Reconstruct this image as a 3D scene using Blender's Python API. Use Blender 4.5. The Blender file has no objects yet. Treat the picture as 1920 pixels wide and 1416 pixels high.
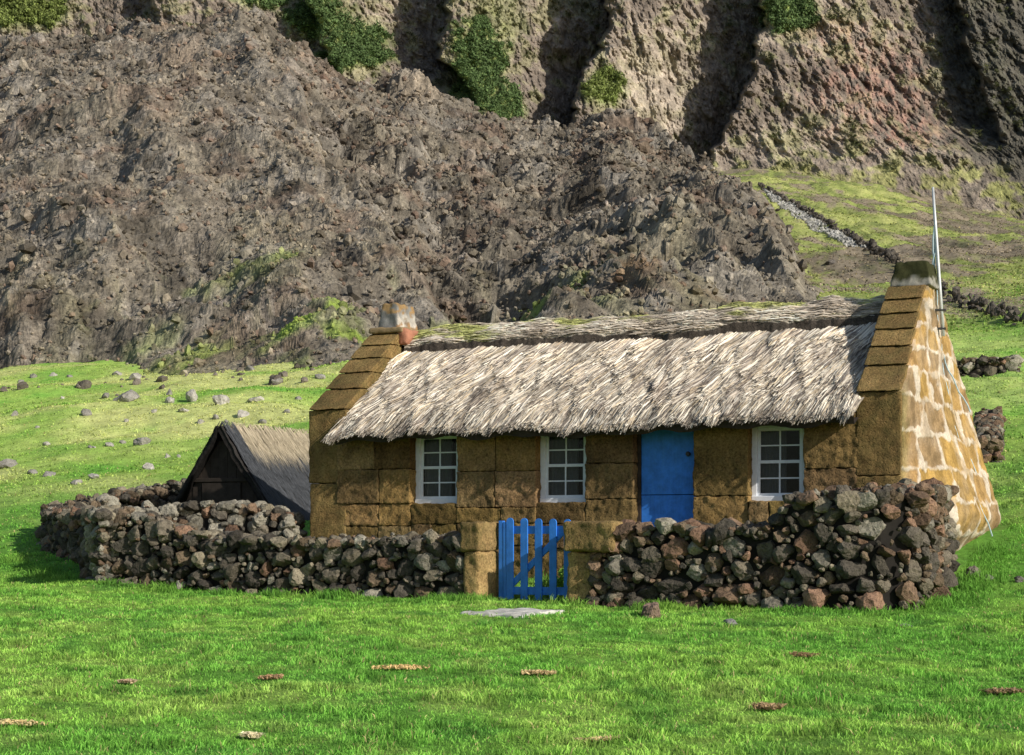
import bpy, math, random
import numpy as np
random.seed(7); rng = np.random.default_rng(7)
SC = bpy.context.scene; COL = SC.collection
R = math.radians
F = 3400.0      # focal length in photo pixels; horizon of the photo lies at row 1000

# ------------------------------------------------------------------ noise
_P = rng.permutation(4096).astype(np.int64)
_G = rng.normal(size=(4096, 3)); _G /= np.linalg.norm(_G, axis=1)[:, None]
def _h(i, j, k): return _P[(_P[(_P[i & 4095] + j) & 4095] + k) & 4095]
def perlin2(x, y, zi):
    x, y = np.broadcast_arrays(np.asarray(x, float), np.asarray(y, float))
    i, j = np.floor(x).astype(np.int32), np.floor(y).astype(np.int32); fx, fy = x-i, y-j
    s = lambda t: t*t*t*(t*(t*6-15)+10)
    ux, uy = s(fx), s(fy); out = 0
    for a in (0, 1):
        wx = ux if a else 1-ux
        h1 = _P[((i+a) & 4095)]
        for b in (0, 1):
            h = _P[(_P[(h1+j+b) & 4095]+zi) & 4095]
            out = out+wx*(uy if b else 1-uy)*(_A[h]*(fx-a)+_B[h]*(fy-b))
    return out*1.5
_an = rng.random(4096)*2*math.pi; _A = np.cos(_an); _B = np.sin(_an)
def perlin(x, y, z=0.0):
    if np.ndim(z) == 0: return perlin2(x, y, int(round(float(z)*37)) & 4095)
    x, y, z = np.broadcast_arrays(np.asarray(x, float), np.asarray(y, float), np.asarray(z, float))
    i, j, k = np.floor(x).astype(np.int64), np.floor(y).astype(np.int64), np.floor(z).astype(np.int64)
    fx, fy, fz = x - i, y - j, z - k
    s = lambda t: t*t*t*(t*(t*6-15)+10)
    ux, uy, uz = s(fx), s(fy), s(fz)
    out = 0
    for a in (0, 1):
        wx = ux if a else 1-ux
        for b in (0, 1):
            wy = uy if b else 1-uy
            for c in (0, 1):
                wz = uz if c else 1-uz
                g = _G[_h(i+a, j+b, k+c)]
                out = out + wx*wy*wz*(g[..., 0]*(fx-a)+g[..., 1]*(fy-b)+g[..., 2]*(fz-c))
    return out*1.6
def fbm(x, y, z=0.0, o=4, g=0.5):
    t = 0; a = 1.0; f = 1.0
    for n in range(o):
        t = t + a*perlin(np.asarray(x)*f+n*17.3, np.asarray(y)*f+n*5.1, np.asarray(z)*f+n*9.7); a *= g; f *= 2.03
    return t
def ridged(x, y, z=0.0, o=4, g=0.5):
    t = 0; a = 1.0; f = 1.0
    for n in range(o):
        t = t + a*(1-np.abs(perlin(np.asarray(x)*f+n*11.3, np.asarray(y)*f+n*7.1, np.asarray(z)*f+3.3*n))*2); a *= g; f *= 2.07
    return t
def worley(x, y):
    i, j = np.floor(x).astype(np.int64), np.floor(y).astype(np.int64)
    f1 = np.full(x.shape, 9.0); f2 = np.full(x.shape, 9.0); idn = np.zeros(x.shape)
    for a in (-1, 0, 1):
        for b in (-1, 0, 1):
            h = _h(i+a, j+b, 7); h2 = _h(i+a, j+b, 91)
            d = np.hypot(i+a+h/4096.-x, j+b+h2/4096.-y)
            m = d < f1
            f2 = np.where(m, f1, np.minimum(f2, d)); idn = np.where(m, _h(i+a, j+b, 33)/4096., idn); f1 = np.where(m, d, f1)
    return f1, f2, idn
def sm(a, b, x):
    t = np.clip((np.asarray(x, float)-a)/(b-a), 0, 1); return t*t*(3-2*t)
def mixc(a, b, t):
    t = np.asarray(t)[..., None]; return np.asarray(a)*(1-t)+np.asarray(b)*t

# ------------------------------------------------------------------ terrain
def softplus(x, k=1.0): return np.where(x/k > 30, x, k*np.log1p(np.exp(np.minimum(x/k, 30))))
def T(x, y):
    x = np.asarray(x, float); y = np.asarray(y, float)
    s = (x-4.96)*.454+(y-24.4)*.891
    d = np.hypot(x, y)
    z = -1.6+.0215*np.clip(y, -20, 400)+.163*softplus(s-1.0, .4)
    z = z+.05*softplus(d-72, 4)*sm(-.02, .12, x/np.maximum(y, 1))
    z = z-.068*softplus(d-105, 8)*sm(.11, .35, x/np.maximum(y, 1)+.012*perlin(x/14., y/20.))
    z = z+.055*fbm(x/2.1, y/2.1, .3, 3)+.10*perlin(x/6., y/6., 2.)*sm(4, 16, y)
    far = sm(6, 22, s)
    z = z+far*(.42*fbm(x/13., y/11., 4.4, 3)+.10*fbm(x/2.2, y/2.2, 8.1, 3))
    z = z+far*.45*np.exp(-((x+13.5)/7)**2-((y-66)/7.)**2)*1.6
    z = z+sm(90, 130, d)*(.5*fbm(x/7., y/18., 1.4, 4)+.16*fbm(x/1.7, y/5., 2.4, 3))
    return z
def ground_at(u, v):
    k = (u-960)/F; m = (1000-v)/F
    ds = np.geomspace(9, 420, 4000)
    g = T(k*ds, ds)-m*ds
    i = np.argmax(g > 0) if (g > 0).any() else len(ds)-1
    d = ds[i]; return float(k*d), float(d)

# ------------------------------------------------------------------ materials
class NT:
    def __init__(s, name):
        s.m = bpy.data.materials.new(name); s.m.use_nodes = True; s.t = s.m.node_tree; s.t.nodes.clear()
        s.out = s.n('ShaderNodeOutputMaterial')
    def n(s, typ, **kw):
        nd = s.t.nodes.new(typ)
        for k, v in kw.items():
            if k[0] == '_': setattr(nd, k[1:], v)
        return nd
    def l(s, a, b): s.t.links.new(a, b)
    def setin(s, nd, key, val):
        if isinstance(val, bpy.types.NodeSocket): s.l(val, nd.inputs[key])
        elif isinstance(val, tuple) and len(val) == 3 and nd.inputs[key].type == 'RGBA': nd.inputs[key].default_value = (*val, 1)
        else: nd.inputs[key].default_value = val
    def coord(s): return s.n('ShaderNodeTexCoord').outputs['Object']
    def mapping(s, scale, vec=None, rot=(0, 0, 0)):
        m = s.n('ShaderNodeMapping'); s.l(vec or s.coord(), m.inputs[0]); m.inputs['Scale'].default_value = scale; m.inputs['Rotation'].default_value = rot
        return m.outputs[0]
    def noise(s, scale, vec=None, detail=5, rough=.6):
        n = s.n('ShaderNodeTexNoise'); s.l(vec or s.coord(), n.inputs['Vector']); n.inputs['Scale'].default_value = scale
        n.inputs['Detail'].default_value = detail; n.inputs['Roughness'].default_value = rough; return n.outputs['Fac']
    def vor(s, scale, vec=None, feature='F1', out='Distance'):
        n = s.n('ShaderNodeTexVoronoi', _feature=feature); s.l(vec or s.coord(), n.inputs['Vector']); n.inputs['Scale'].default_value = scale
        return n.outputs[out]
    def ramp(s, fac, *stops):
        r = s.n('ShaderNodeValToRGB'); s.l(fac, r.inputs[0]); e = r.color_ramp.elements
        while len(e) < len(stops): e.new(.5)
        for q, (p, c) in zip(e, stops):
            q.position = p; q.color = (*(c if isinstance(c, tuple) else (c, c, c)), 1)
        return r.outputs[0]
    def mix(s, fac, a, b, mode='MIX'):
        n = s.n('ShaderNodeMix', _data_type='RGBA', _blend_type=mode)
        for key, v in ((0, fac), (6, a), (7, b)):
            if isinstance(v, bpy.types.NodeSocket): s.l(v, n.inputs[key])
            elif key == 0: n.inputs[0].default_value = v
            else: n.inputs[key].default_value = (*v, 1)
        return n.outputs[2]
    def attr(s, name='col'): return s.n('ShaderNodeAttribute', _attribute_name=name).outputs['Color']
    def bump(s, h, strength=.5, dist=.02, prev=None):
        b = s.n('ShaderNodeBump'); s.l(h, b.inputs['Height']); b.inputs['Strength'].default_value = strength; b.inputs['Distance'].default_value = dist
        if prev: s.l(prev, b.inputs['Normal'])
        return b.outputs[0]
    def math(s, op, a, b=0.0):
        n = s.n('ShaderNodeMath', _operation=op)
        for i, v in enumerate((a, b)):
            if isinstance(v, bpy.types.NodeSocket): s.l(v, n.inputs[i])
            else: n.inputs[i].default_value = v
        return n.outputs[0]
    def finish(s, col, rough=.9, normal=None, spec=.2, metal=0.):
        p = s.n('ShaderNodeBsdfPrincipled'); s.setin(p, 'Base Color', col); s.setin(p, 'Roughness', rough)
        p.inputs['Specular IOR Level'].default_value = spec; p.inputs['Metallic'].default_value = metal
        if normal: s.l(normal, p.inputs['Normal'])
        s.l(p.outputs[0], s.out.inputs[0]); return s.m

def m_attr_rock(name, fine=9., bumpd=.03, lo=.55, hi=1.35, pit=28.):
    t = NT(name); n1 = t.noise(fine, detail=8, rough=.7); v = t.vor(pit)
    c = t.mix(1., t.attr(), t.ramp(n1, (.3, lo), (.7, hi)), 'MULTIPLY')
    c = t.mix(1., c, t.ramp(v, (.0, .45), (.35, 1.)), 'MULTIPLY')
    b = t.bump(n1, .9, bumpd); b = t.bump(t.ramp(v, (0., 0.), (.4, 1.)), .5, bumpd*.4, b)
    return t.finish(c, .92, b, .15)
def m_tuff(name, bright=1., green=0.):
    t = NT(name)
    n1 = t.noise(2.3, detail=6); n2 = t.noise(26., detail=6, rough=.75); v = t.vor(24.)
    vert = t.noise(1., t.mapping((22, 22, 3.5)), 4, .7)
    b_ = bright
    c = t.ramp(n1, (.25, (.17*b_, .115*b_, .055*b_)), (.52, (.27*b_, .18*b_, .078*b_)), (.8, (.36*b_, .25*b_, .115*b_)))
    c = t.mix(1., c, t.attr(), 'MULTIPLY')
    c = t.mix(1., c, t.ramp(n2, (.34, .42), (.5, 1.), (.68, 1.45)), 'MULTIPLY')
    c = t.mix(.25, c, t.ramp(vert, (.35, .5), (.6, 1.15)), 'MULTIPLY')
    c = t.mix(1., c, t.ramp(v, (.05, .4), (.22, 1.)), 'MULTIPLY')
    big = t.noise(1.1, detail=7, rough=.7); c = t.mix(1., c, t.ramp(big, (.32, .55), (.5, 1.), (.68, 1.3)), 'MULTIPLY')
    if green: c = t.mix(t.ramp(t.noise(5., detail=6), (.38, 0.), (.78, green)), c, (.13, .14, .05))
    b = t.bump(n2, .8, .03); b = t.bump(vert, .3, .02, b); b = t.bump(t.ramp(v, (0, 0.), (.35, 1.)), .7, .015, b)
    return t.finish(c, .95, b, .1)
def m_flat(name, col, rough=.6, spec=.3, var=.25, scale=8., bumpd=.003, metal=0.):
    t = NT(name); n = t.noise(scale, detail=6, rough=.65)
    c = t.mix(1., col, t.ramp(n, (.25, 1-var), (.75, 1+var)), 'MULTIPLY')
    return t.finish(c, rough, t.bump(n, .5, bumpd), spec, metal)
def m_leaf(name, trans=.35, rough=.7):
    t = NT(name); d = t.n('ShaderNodeBsdfPrincipled'); a = t.attr(); t.l(a, d.inputs['Base Color']); d.inputs['Roughness'].default_value = rough
    d.inputs['Specular IOR Level'].default_value = .12
    tr = t.n('ShaderNodeBsdfTranslucent'); t.l(a, tr.inputs[0]); mx = t.n('ShaderNodeMixShader'); mx.inputs[0].default_value = trans
    t.l(d.outputs[0], mx.inputs[1]); t.l(tr.outputs[0], mx.inputs[2]); t.l(mx.outputs[0], t.out.inputs[0]); return t.m
def m_attr(name, n1s=3., n2s=20., lo=.7, hi=1.3, bd=.1, rough=.95):
    t = NT(name); n1 = t.noise(n1s, detail=8, rough=.7); n2 = t.noise(n2s, detail=5, rough=.7)
    c = t.mix(1., t.attr(), t.ramp(n1, (.3, lo), (.7, hi)), 'MULTIPLY')
    c = t.mix(1., c, t.ramp(n2, (.3, lo), (.7, hi)), 'MULTIPLY')
    b = t.bump(n1, .8, bd); b = t.bump(n2, .8, bd*.25, b)
    return t.finish(c, rough, b, .08)

M = {}
M['rock'] = m_attr_rock('dark_basalt_rubble', 13., .055, .45, 1.5)
M['boulder'] = m_attr_rock('grey_boulder_rock', 5., .05)
M['lava'] = m_attr('lava_scree', .9, 3.2, .55, 1.4, .55)
M['lava_block'] = m_attr('lava_boulders', .9, 4., .6, 1.35, .3)
M['cliff'] = m_attr('cliff_face', .22, .8, .6, 1.4, 2.2)
M['ground'] = m_attr('turf_soil', 2., 14., .7, 1.3, .05)
M['tuff'] = m_tuff('brown_tuff_block', .80)
M['tuff_pier'] = m_tuff('pale_tuff_pier', 1.2, .35)
M['tuff_cope'] = m_tuff('lichened_tuff_coping', .88, .38)
M['gable'] = m_attr('mortared_tuff_gable', 5., 30., .72, 1.28, .03)
M['leaf'] = m_leaf('grass_blade')
M['scrub'] = m_leaf('scrub_leaf', .2)
M['straw'] = m_leaf('dry_straw', .12, .85)
M['core'] = m_flat('dark_rubble_core', (.022, .02, .018), .95, .05)
M['gloom'] = m_flat('dark_interior', (.03, .028, .026), .95, .05)
M['white'] = m_flat('white_window_paint', (.74, .77, .82), .5, .3, .10, 14.)
M['curtain'] = m_flat('grey_curtain', (.75, .75, .72), .9, .1, .15)
M['iron'] = m_flat('dark_iron', (.03, .03, .03), .5, .4, .3)
M['galv'] = m_flat('galvanised_steel', (.55, .58, .6), .45, .5, .15, 10., .001, .3)
M['rope'] = m_flat('pale_blue_rope', (.42, .55, .62), .8, .2, .3, 20.)
M['plank'] = m_flat('weathered_dark_plank', (.045, .036, .03), .9, .1, .45, 6., .01)
def m_blue():
    t = NT('blue_gloss_paint'); n = t.noise(6., detail=7, rough=.7); w = t.noise(1., t.mapping((40, 40, 2.2)), 4, .6); fl = t.noise(38., detail=6, rough=.8)
    c = t.mix(1., (.035, .20, .70), t.ramp(n, (.3, .68), (.7, 1.22)), 'MULTIPLY')
    c = t.mix(t.ramp(w, (.4, 0.), (.8, .25)), c, (.09, .34, .80))
    c = t.mix(t.ramp(fl, (.70, 0.), (.76, .6)), c, (.03, .06, .16))
    return t.finish(c, .5, t.bump(w, .35, .004), .3)
M['blue'] = m_blue()
def m_glass():
    t = NT('window_pane_glass'); p = t.n('ShaderNodeBsdfPrincipled'); p.inputs['Base Color'].default_value = (.02, .022, .025, 1)
    p.inputs['Roughness'].default_value = .08; p.inputs['Specular IOR Level'].default_value = .5
    tr = t.n('ShaderNodeBsdfTransparent'); tr.inputs[0].default_value = (.75, .78, .8, 1); mx = t.n('ShaderNodeMixShader'); mx.inputs[0].default_value = .32
    t.l(tr.outputs[0], mx.inputs[1]); t.l(p.outputs[0], mx.inputs[2]); t.l(mx.outputs[0], t.out.inputs[0]); return t.m
M['glass'] = m_glass()
def m_concrete():
    t = NT('stained_concrete'); n = t.noise(7., detail=8, rough=.7); g = t.n('ShaderNodeSeparateXYZ'); 
    c = t.ramp(n, (.3, (.22, .21, .19)), (.7, (.42, .41, .38)))
    return t.finish(t.mix(1., c, t.attr(), 'MULTIPLY'), .9, t.bump(n, .7, .02), .1)
M['concrete'] = m_concrete()

# ------------------------------------------------------------------ mesh helpers
def np_mesh(name, V, Fc, mat, parent=None, col=None, smooth=False, world=None):
    me = bpy.data.meshes.new(name); V = np.ascontiguousarray(V, np.float32).reshape(-1, 3)
    if isinstance(Fc, list):
        loops = np.concatenate([f.ravel() for f in Fc]); tot = np.concatenate([np.full(len(f), f.shape[1]) for f in Fc])
    else: loops = Fc.ravel(); tot = np.full(len(Fc), Fc.shape[1])
    me.vertices.add(len(V)); me.vertices.foreach_set('co', V.ravel())
    me.loops.add(len(loops)); me.loops.foreach_set('vertex_index', loops.astype(np.int32))
    me.polygons.add(len(tot)); st = np.concatenate([[0], np.cumsum(tot)[:-1]])
    me.polygons.foreach_set('loop_start', st.astype(np.int32)); me.polygons.foreach_set('loop_total', tot.astype(np.int32))
    me.polygons.foreach_set('use_smooth', np.full(len(tot), smooth))
    me.update(calc_edges=True)
    a = me.color_attributes.new('col', 'FLOAT_COLOR', 'POINT')
    c = np.ones((len(V), 4), np.float32)
    if col is not None: c[:, :3] = np.clip(col, 0, 4)
    a.data.foreach_set('color', c.ravel())
    me.materials.append(mat)
    o = bpy.data.objects.new(name, me); COL.objects.link(o)
    if parent: o.parent = parent
    return o
def tag(o, label=None, cat=None, group=None, kind=None):
    if label: o['label'] = label
    if cat: o['category'] = cat; o['kind'] = 'thing'
    if group: o['group'] = group
    if kind: o['kind'] = kind
    return o
def empty(name, loc=(0, 0, 0), rz=0.):
    o = bpy.data.objects.new(name, None); COL.objects.link(o); o.location = loc; o.rotation_euler = (0, 0, rz); o.empty_display_size = .2
    return o
class MB:
    def __init__(s): s.v = []; s.f = {3: [], 4: []}; s.c = []; s.n = 0
    def add(s, V, Fc, col=(1, 1, 1)):
        V = np.asarray(V, float).reshape(-1, 3); s.v.append(V)
        for f in (Fc if isinstance(Fc, list) else [Fc]):
            f = np.asarray(f, np.int64); s.f[f.shape[1]].append(f+s.n)
        c = np.asarray(col, float); s.c.append(np.broadcast_to(c, (len(V), 3)) if c.ndim == 1 else c); s.n += len(V)
    def box(s, x0, x1, y0, y1, z0, z1, col=(1, 1, 1), bev=0.):
        if bev:
            V, Q = rbox(x0, x1, y0, y1, z0, z1, 9., bev, 0.); s.add(V, Q, col); return
        V = [(x, y, z) for x in (x0, x1) for y in (y0, y1) for z in (z0, z1)]
        s.add(V, np.array([(0, 1, 3, 2), (4, 6, 7, 5), (0, 4, 5, 1), (2, 3, 7, 6), (0, 2, 6, 4), (1, 5, 7, 3)]), col)
    def tube(s, pts, r, n=8, col=(1, 1, 1)):
        pts = np.asarray(pts, float); r = np.broadcast_to(r, len(pts)); V = []
        tang = np.gradient(pts, axis=0)
        for p, t, q in zip(pts, tang, r):
            t = t/np.linalg.norm(t); a = np.cross(t, (.31, .9, .12)); a /= np.linalg.norm(a); b = np.cross(t, a)
            for k in range(n): V.append(p+q*(a*math.cos(2*math.pi*k/n)+b*math.sin(2*math.pi*k/n)))
        Q = [(i*n+k, i*n+(k+1) % n, (i+1)*n+(k+1) % n, (i+1)*n+k) for i in range(len(pts)-1) for k in range(n)]
        m = len(V); V += [pts[0], pts[-1]]; Tq = [(m, (k+1) % n, k) for k in range(n)]+[(m+1, (len(pts)-1)*n+k, (len(pts)-1)*n+(k+1) % n) for k in range(n)]
        s.add(V, [np.array(Q), np.array(Tq)], col)
    def xf(s, fn): s.v = [fn(v) for v in s.v]
    def build(s, name, mat, parent=None, smooth=False):
        return np_mesh(name, np.concatenate(s.v), [np.concatenate(f) for f in s.f.values() if f], mat, parent, np.concatenate(s.c), smooth)
def rbox(x0, x1, y0, y1, z0, z1, res=.04, r=.02, amp=0., freq=6., seed=0.):
    """box surface as a welded-looking grid with rounded edges and noise"""
    L = np.array([x1-x0, y1-y0, z1-z0]); r = min(r, L.min()*.45)
    ax = []
    for k in range(3):
        n = max(2, int(round((L[k]-2*r)/res))+1)
        ax.append(np.concatenate([[0, r*.45], np.linspace(r, L[k]-r, n), [L[k]-r*.45, L[k]]]))
    V = []; Q = []; base = 0
    for k in range(3):
        a, b = [i for i in range(3) if i != k]
        A, B = np.meshgrid(ax[a], ax[b], indexing='ij')
        for side in (0, 1):
            P = np.zeros(A.shape+(3,)); P[..., a] = A; P[..., b] = B; P[..., k] = L[k]*side
            na, nb = A.shape; idx = np.arange(na*nb).reshape(na, nb)+base
            q = np.stack([idx[:-1, :-1], idx[1:, :-1], idx[1:, 1:], idx[:-1, 1:]], -1).reshape(-1, 4)
            flip = (side == 0) != (k == 1)
            Q.append(q[:, ::-1] if flip else q); V.append(P.reshape(-1, 3)); base += na*nb
    V = np.concatenate(V); Q = np.concatenate(Q)
    C = np.clip(V, r, L-r); D = V-C; dn = np.linalg.norm(D, axis=1); N = D/np.maximum(dn, 1e-9)[:, None]
    V = C+N*r
    V = V+np.array([x0, y0, z0])
    if amp:
        d = fbm(V[:, 0]*freq+seed, V[:, 1]*freq+seed*1.7, V[:, 2]*freq, 4, .55)
        V = V+N*(d*amp)[:, None]
    return V, Q
def icosphere(sub):
    import bmesh
    bm = bmesh.new(); bmesh.ops.create_icosphere(bm, subdivisions=sub, radius=1.)
    V = np.array([v.co[:] for v in bm.verts]); Fc = np.array([[v.index for v in f.verts] for f in bm.faces]); bm.free()
    return V, Fc
ICO = {k: icosphere(k) for k in (1, 2, 3, 4)}
def rock_shape(sub, seed, planes=9, rough=.11):
    g = np.random.default_rng(seed); V, Fc = ICO[sub]
    n = g.normal(size=(planes, 3)); n /= np.linalg.norm(n, axis=1)[:, None]; d = g.uniform(.38, .86, planes)
    dots = V@n.T; rad = np.where(dots > .05, d/np.maximum(dots, .05), 9.)
    rr = -np.log(np.exp(-55*np.minimum(rad, 1.15)).sum(1)+math.exp(-55*1.0))/55
    rr = rr*(1+rough*fbm(V[:, 0]*2.6+seed, V[:, 1]*2.6, V[:, 2]*2.6, 4, .7))
    return V*rr[:, None], Fc
ROCKS = {k: [rock_shape(k, 100*k+i) for i in range(n)] for k, n in ((1, 14), (2, 24), (3, 24), (4, 8))}
def rotmat(g, n, full=True):
    q = g.normal(size=(n, 4)); q /= np.linalg.norm(q, axis=1)[:, None]
    w, x, y, z = q.T
    return np.stack([np.stack([1-2*(y*y+z*z), 2*(x*y-z*w), 2*(x*z+y*w)], -1), np.stack([2*(x*y+z*w), 1-2*(x*x+z*z), 2*(y*z-x*w)], -1),
                     np.stack([2*(x*z-y*w), 2*(y*z+x*w), 1-2*(x*x+y*y)], -1)], -2)
def rocks_mesh(name, P, S, colr, mat, sub=2, parent=None, smooth=True, g=rng, mb=None, origin=None):
    """P centres (n,3), S radii (n,3); many rocks in one mesh"""
    P = np.asarray(P, float); S = np.asarray(S, float); n = len(P); Rm = rotmat(g, n); vs = []; fs = []; cs = []; off = 0
    which = g.integers(0, len(ROCKS[sub]), n)
    for w in range(len(ROCKS[sub])):
        ids = np.where(which == w)[0]
        if not len(ids): continue
        V, Fc = ROCKS[sub][w]
        X = np.einsum('nij,vj->nvi', Rm[ids], V)*S[ids][:, None, :]+P[ids][:, None, :]
        vs.append(X.reshape(-1, 3)); fs.append((Fc[None]+(np.arange(len(ids))*len(V))[:, None, None]).reshape(-1, 3)+off)
        cs.append(np.repeat(colr[ids], len(V), axis=0)); off += len(ids)*len(V)
    V = np.concatenate(vs); Fc = np.concatenate(fs); C = np.concatenate(cs)
    if mb is not None: mb.add(V, Fc, C); return None
    if origin is not None: V = V-np.asarray(origin)
    o = np_mesh(name, V, Fc, mat, parent, C, smooth)
    if origin is not None: o.location = origin
    return o
def grid_faces(nr, nc):
    i = np.arange(nr*nc).reshape(nr, nc)
    return np.stack([i[:-1, :-1], i[:-1, 1:], i[1:, 1:], i[1:, :-1]], -1).reshape(-1, 4)

# ------------------------------------------------------------------ world, sun, camera
SUN_EL, SUN_ALPHA = 27., 40.      # elevation; angle from +X towards the camera
w = bpy.data.worlds.new('World'); SC.world = w; w.use_nodes = True; wt = w.node_tree
sky = wt.nodes.new('ShaderNodeTexSky'); sky.sky_type = 'NISHITA'; sky.sun_disc = False; sky.sun_elevation = R(SUN_EL)
sdir = np.array([math.cos(R(SUN_ALPHA))*math.cos(R(SUN_EL)), -math.sin(R(SUN_ALPHA))*math.cos(R(SUN_EL)), math.sin(R(SUN_EL))])
sky.sun_rotation = math.atan2(sdir[0], sdir[1])
wt.links.new(sky.outputs[0], wt.nodes['Background'].inputs[0]); wt.nodes['Background'].inputs[1].default_value = .105
sl = bpy.data.lights.new('sun', 'SUN'); sl.energy = 5.; sl.angle = R(.5); sl.color = (1., .93, .82)
so = bpy.data.objects.new('sun', sl); COL.objects.link(so)
from mathutils import Vector
so.rotation_euler = Vector(sdir).to_track_quat('Z', 'Y').to_euler(); so.location = (30, -20, 30)
cam = bpy.data.cameras.new('camera'); co = bpy.data.objects.new('camera', cam); COL.objects.link(co); SC.camera = co
cam.sensor_width = 36.; cam.lens = F/1920*36; cam.shift_y = 292/1920; co.rotation_euler = (R(90), 0, 0); cam.clip_end = 3000; cam.clip_start = .1
SC.view_settings.view_transform = 'Standard'; SC.view_settings.look = 'None'; SC.view_settings.exposure = 0
SC.render.engine = 'CYCLES'
SC.cycles.use_denoising = True; SC.cycles.max_bounces = 5; SC.cycles.transparent_max_bounces = 8

# ------------------------------------------------------------------ ground
def grass_cols(x, y, g=None):
    """albedo of the turf at a place"""
    d = np.hypot(x, y); s = (x-4.96)*.454+(y-24.4)*.891
    a = fbm(x/3.1, y/3.1, 5., 4); b = fbm(x/9., y/9., 15., 3); e = fbm(x/.7, y/.9, 25., 3)
    c = mixc((.185, .43, .065), (.30, .53, .09), sm(-.5, .6, a+.4*e))
    c = mixc(c, (.40, .52, .14), .4*sm(.3, .9, e+.6*b))
    c = mixc(c, (.09, .25, .045), .55*sm(.25, .8, -e+.3*a))
    left = sm(-2, -8, x)
    yel = sm(6, 15, s)*(.38+.48*left)
    pale = mixc((.35, .49, .11), (.60, .61, .24), sm(-.45, .5, b+.5*a))
    c = mixc(c, pale, yel*sm(-1.5, -.1, a+.6*b+.2*e))
    return c
uc = np.concatenate([np.linspace(-3800, -300, 60)[:-1], np.linspace(-300, 2220, 760), np.linspace(2220, 5700, 60)[1:]])
dr = np.concatenate([[.2, 1., 3., 6., 8.], np.geomspace(9.5, 460, 560)])
U, D = np.meshgrid(uc, dr); X = (U-960)/F*D; Y = D; Z = T(X, Y)
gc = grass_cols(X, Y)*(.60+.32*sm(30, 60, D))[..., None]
sl_ = (X-4.96)*.454+(Y-24.4)*.891
# far slope: grass, brown bracken and bare scree tracts
ff = fbm(X/16+2, Y/46, 3., 4); f2 = fbm(X/3., Y/10., 6., 4); f3 = fbm(X/1.2, Y/2.5, 9., 3)
slope = sm(62, 84, D)
sc_ = mixc((.25, .30, .085), (.40, .42, .15), sm(-.6, .6, f2+.5*f3))
brown = mixc((.17, .135, .105), (.26, .21, .165), sm(-.5, .5, f2+.6*f3))
line = (X/Y-.2425)*1.0     # tract to the right of the pole azimuth is brown
wb = sm(-.12, .25, ff*.8+.45*f2+.25*f3+.85*sm(.195, .235, X/Y+.03*ff)*sm(95, 130, D)-.28+sm(250, 330, D)*.45*sm(.2, .1, X/Y))
sc_ = mixc(sc_, brown, wb*.92)
sc_ = mixc(sc_, (.12, .14, .06), .5*sm(.2, .7, f3-f2))
gc = mixc(gc, sc_, slope*sm(-.02, .1, X/Y))
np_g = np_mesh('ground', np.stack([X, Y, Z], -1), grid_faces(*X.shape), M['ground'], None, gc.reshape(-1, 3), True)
tag(np_g, 'green pasture rising towards the lava hill', kind='structure')

# ------------------------------------------------------------------ lava hill
def tab(u, *pts):
    p = np.array(pts, float); return np.interp(u, p[:, 0], p[:, 1])
def crest_v(u):
    return tab(u, (-600, 120), (-200, 75), (0, 58), (130, 42), (200, 22), (300, 8), (400, 6), (480, 12), (560, 55), (620, 95), (700, 130), (780, 132), (830, 165), (900, 185), (960, 208), (1010, 212),
               (1090, 200), (1130, 180), (1190, 190), (1260, 240), (1330, 290), (1380, 335), (1430, 388), (1470, 455), (1510, 535), (1570, 570), (1620, 590), (1700, 640))
d0_ = lambda u: tab(u, (-600, 100), (0, 90), (100, 86), (250, 84), (330, 84), (430, 85), (560, 78), (700, 76), (1000, 78), (1300, 82), (1450, 84), (1600, 86), (1700, 88))
dc_ = lambda u: tab(u, (-600, 235), (0, 232), (700, 230), (1200, 216), (1430, 200), (1530, 185), (1620, 165), (1700, 150))
NU, ND = 1150, 620
uu = np.linspace(-560, 1660, NU); tt = np.concatenate([np.linspace(-.06, 1.0, ND-60), np.linspace(1.0, 1.35, 61)[1:]])
U, TT = np.meshgrid(uu, tt)
D = d0_(U)+(dc_(U)-d0_(U))*TT; X = (U-960)/F*D; Y = D
xf = (uu-960)/F*d0_(uu); z0 = T(xf, d0_(uu))-.3
zc = (1000-crest_v(uu))*dc_(uu)/F-1.2
Z = z0+(zc-z0)*np.clip(TT, 0, 1)**1.22+np.minimum(TT, 0)*30
Z = Z-np.maximum(TT-1, 0)*(dc_(U)-d0_(U)+20)*.75
wr_ = sm(880, 1080, U); cap = (1000-(crest_v(U)-4*sm(1420, 1520, U)))*D/F-1.1+1.0*sm(1400, 1500, U)
Zd = np.minimum(np.maximum(Z, T(X, Y)+3.0*sm(-.02, .10, TT)), cap)
Z = np.where(TT < 1.0, Z*(1-wr_)+Zd*wr_, Z)
span = np.clip((dc_(U)-d0_(U))/60, .12, 1)*(1-.55*sm(1350, 1560, U))
q = X*.97+Y*.24; qs = X*.90+Y*.436; r_ = -X*.436+Y*.90
scree = sm(22.8, 20.8, q+.8*perlin(X/3, Y/7, 2.))*sm(.92, .75, TT)         # left fan of smoother scree
inner = sm(-.02, .10, TT)*span
edge = sm(0, .08, TT)*span
Z = Z+edge*5.0*scree*sm(-25, 15, q)*sm(.05, .45, TT)
Z = Z+inner*(1.6*fbm(qs/18, r_/40, 1.)+1.4*(ridged(qs/14+.35*fbm(X/20, Y/30, 4.), r_/75, 51., 2)-1)+1.1*(1-.55*scree)*(ridged(qs/9, r_/13, 2., 3)-1.)) 
strk = ridged(qs/3.+.5*fbm(X/9, Y/18, 7.), r_/40, 4., 4, .6)-1
Z = Z+inner*.16*strk
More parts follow.
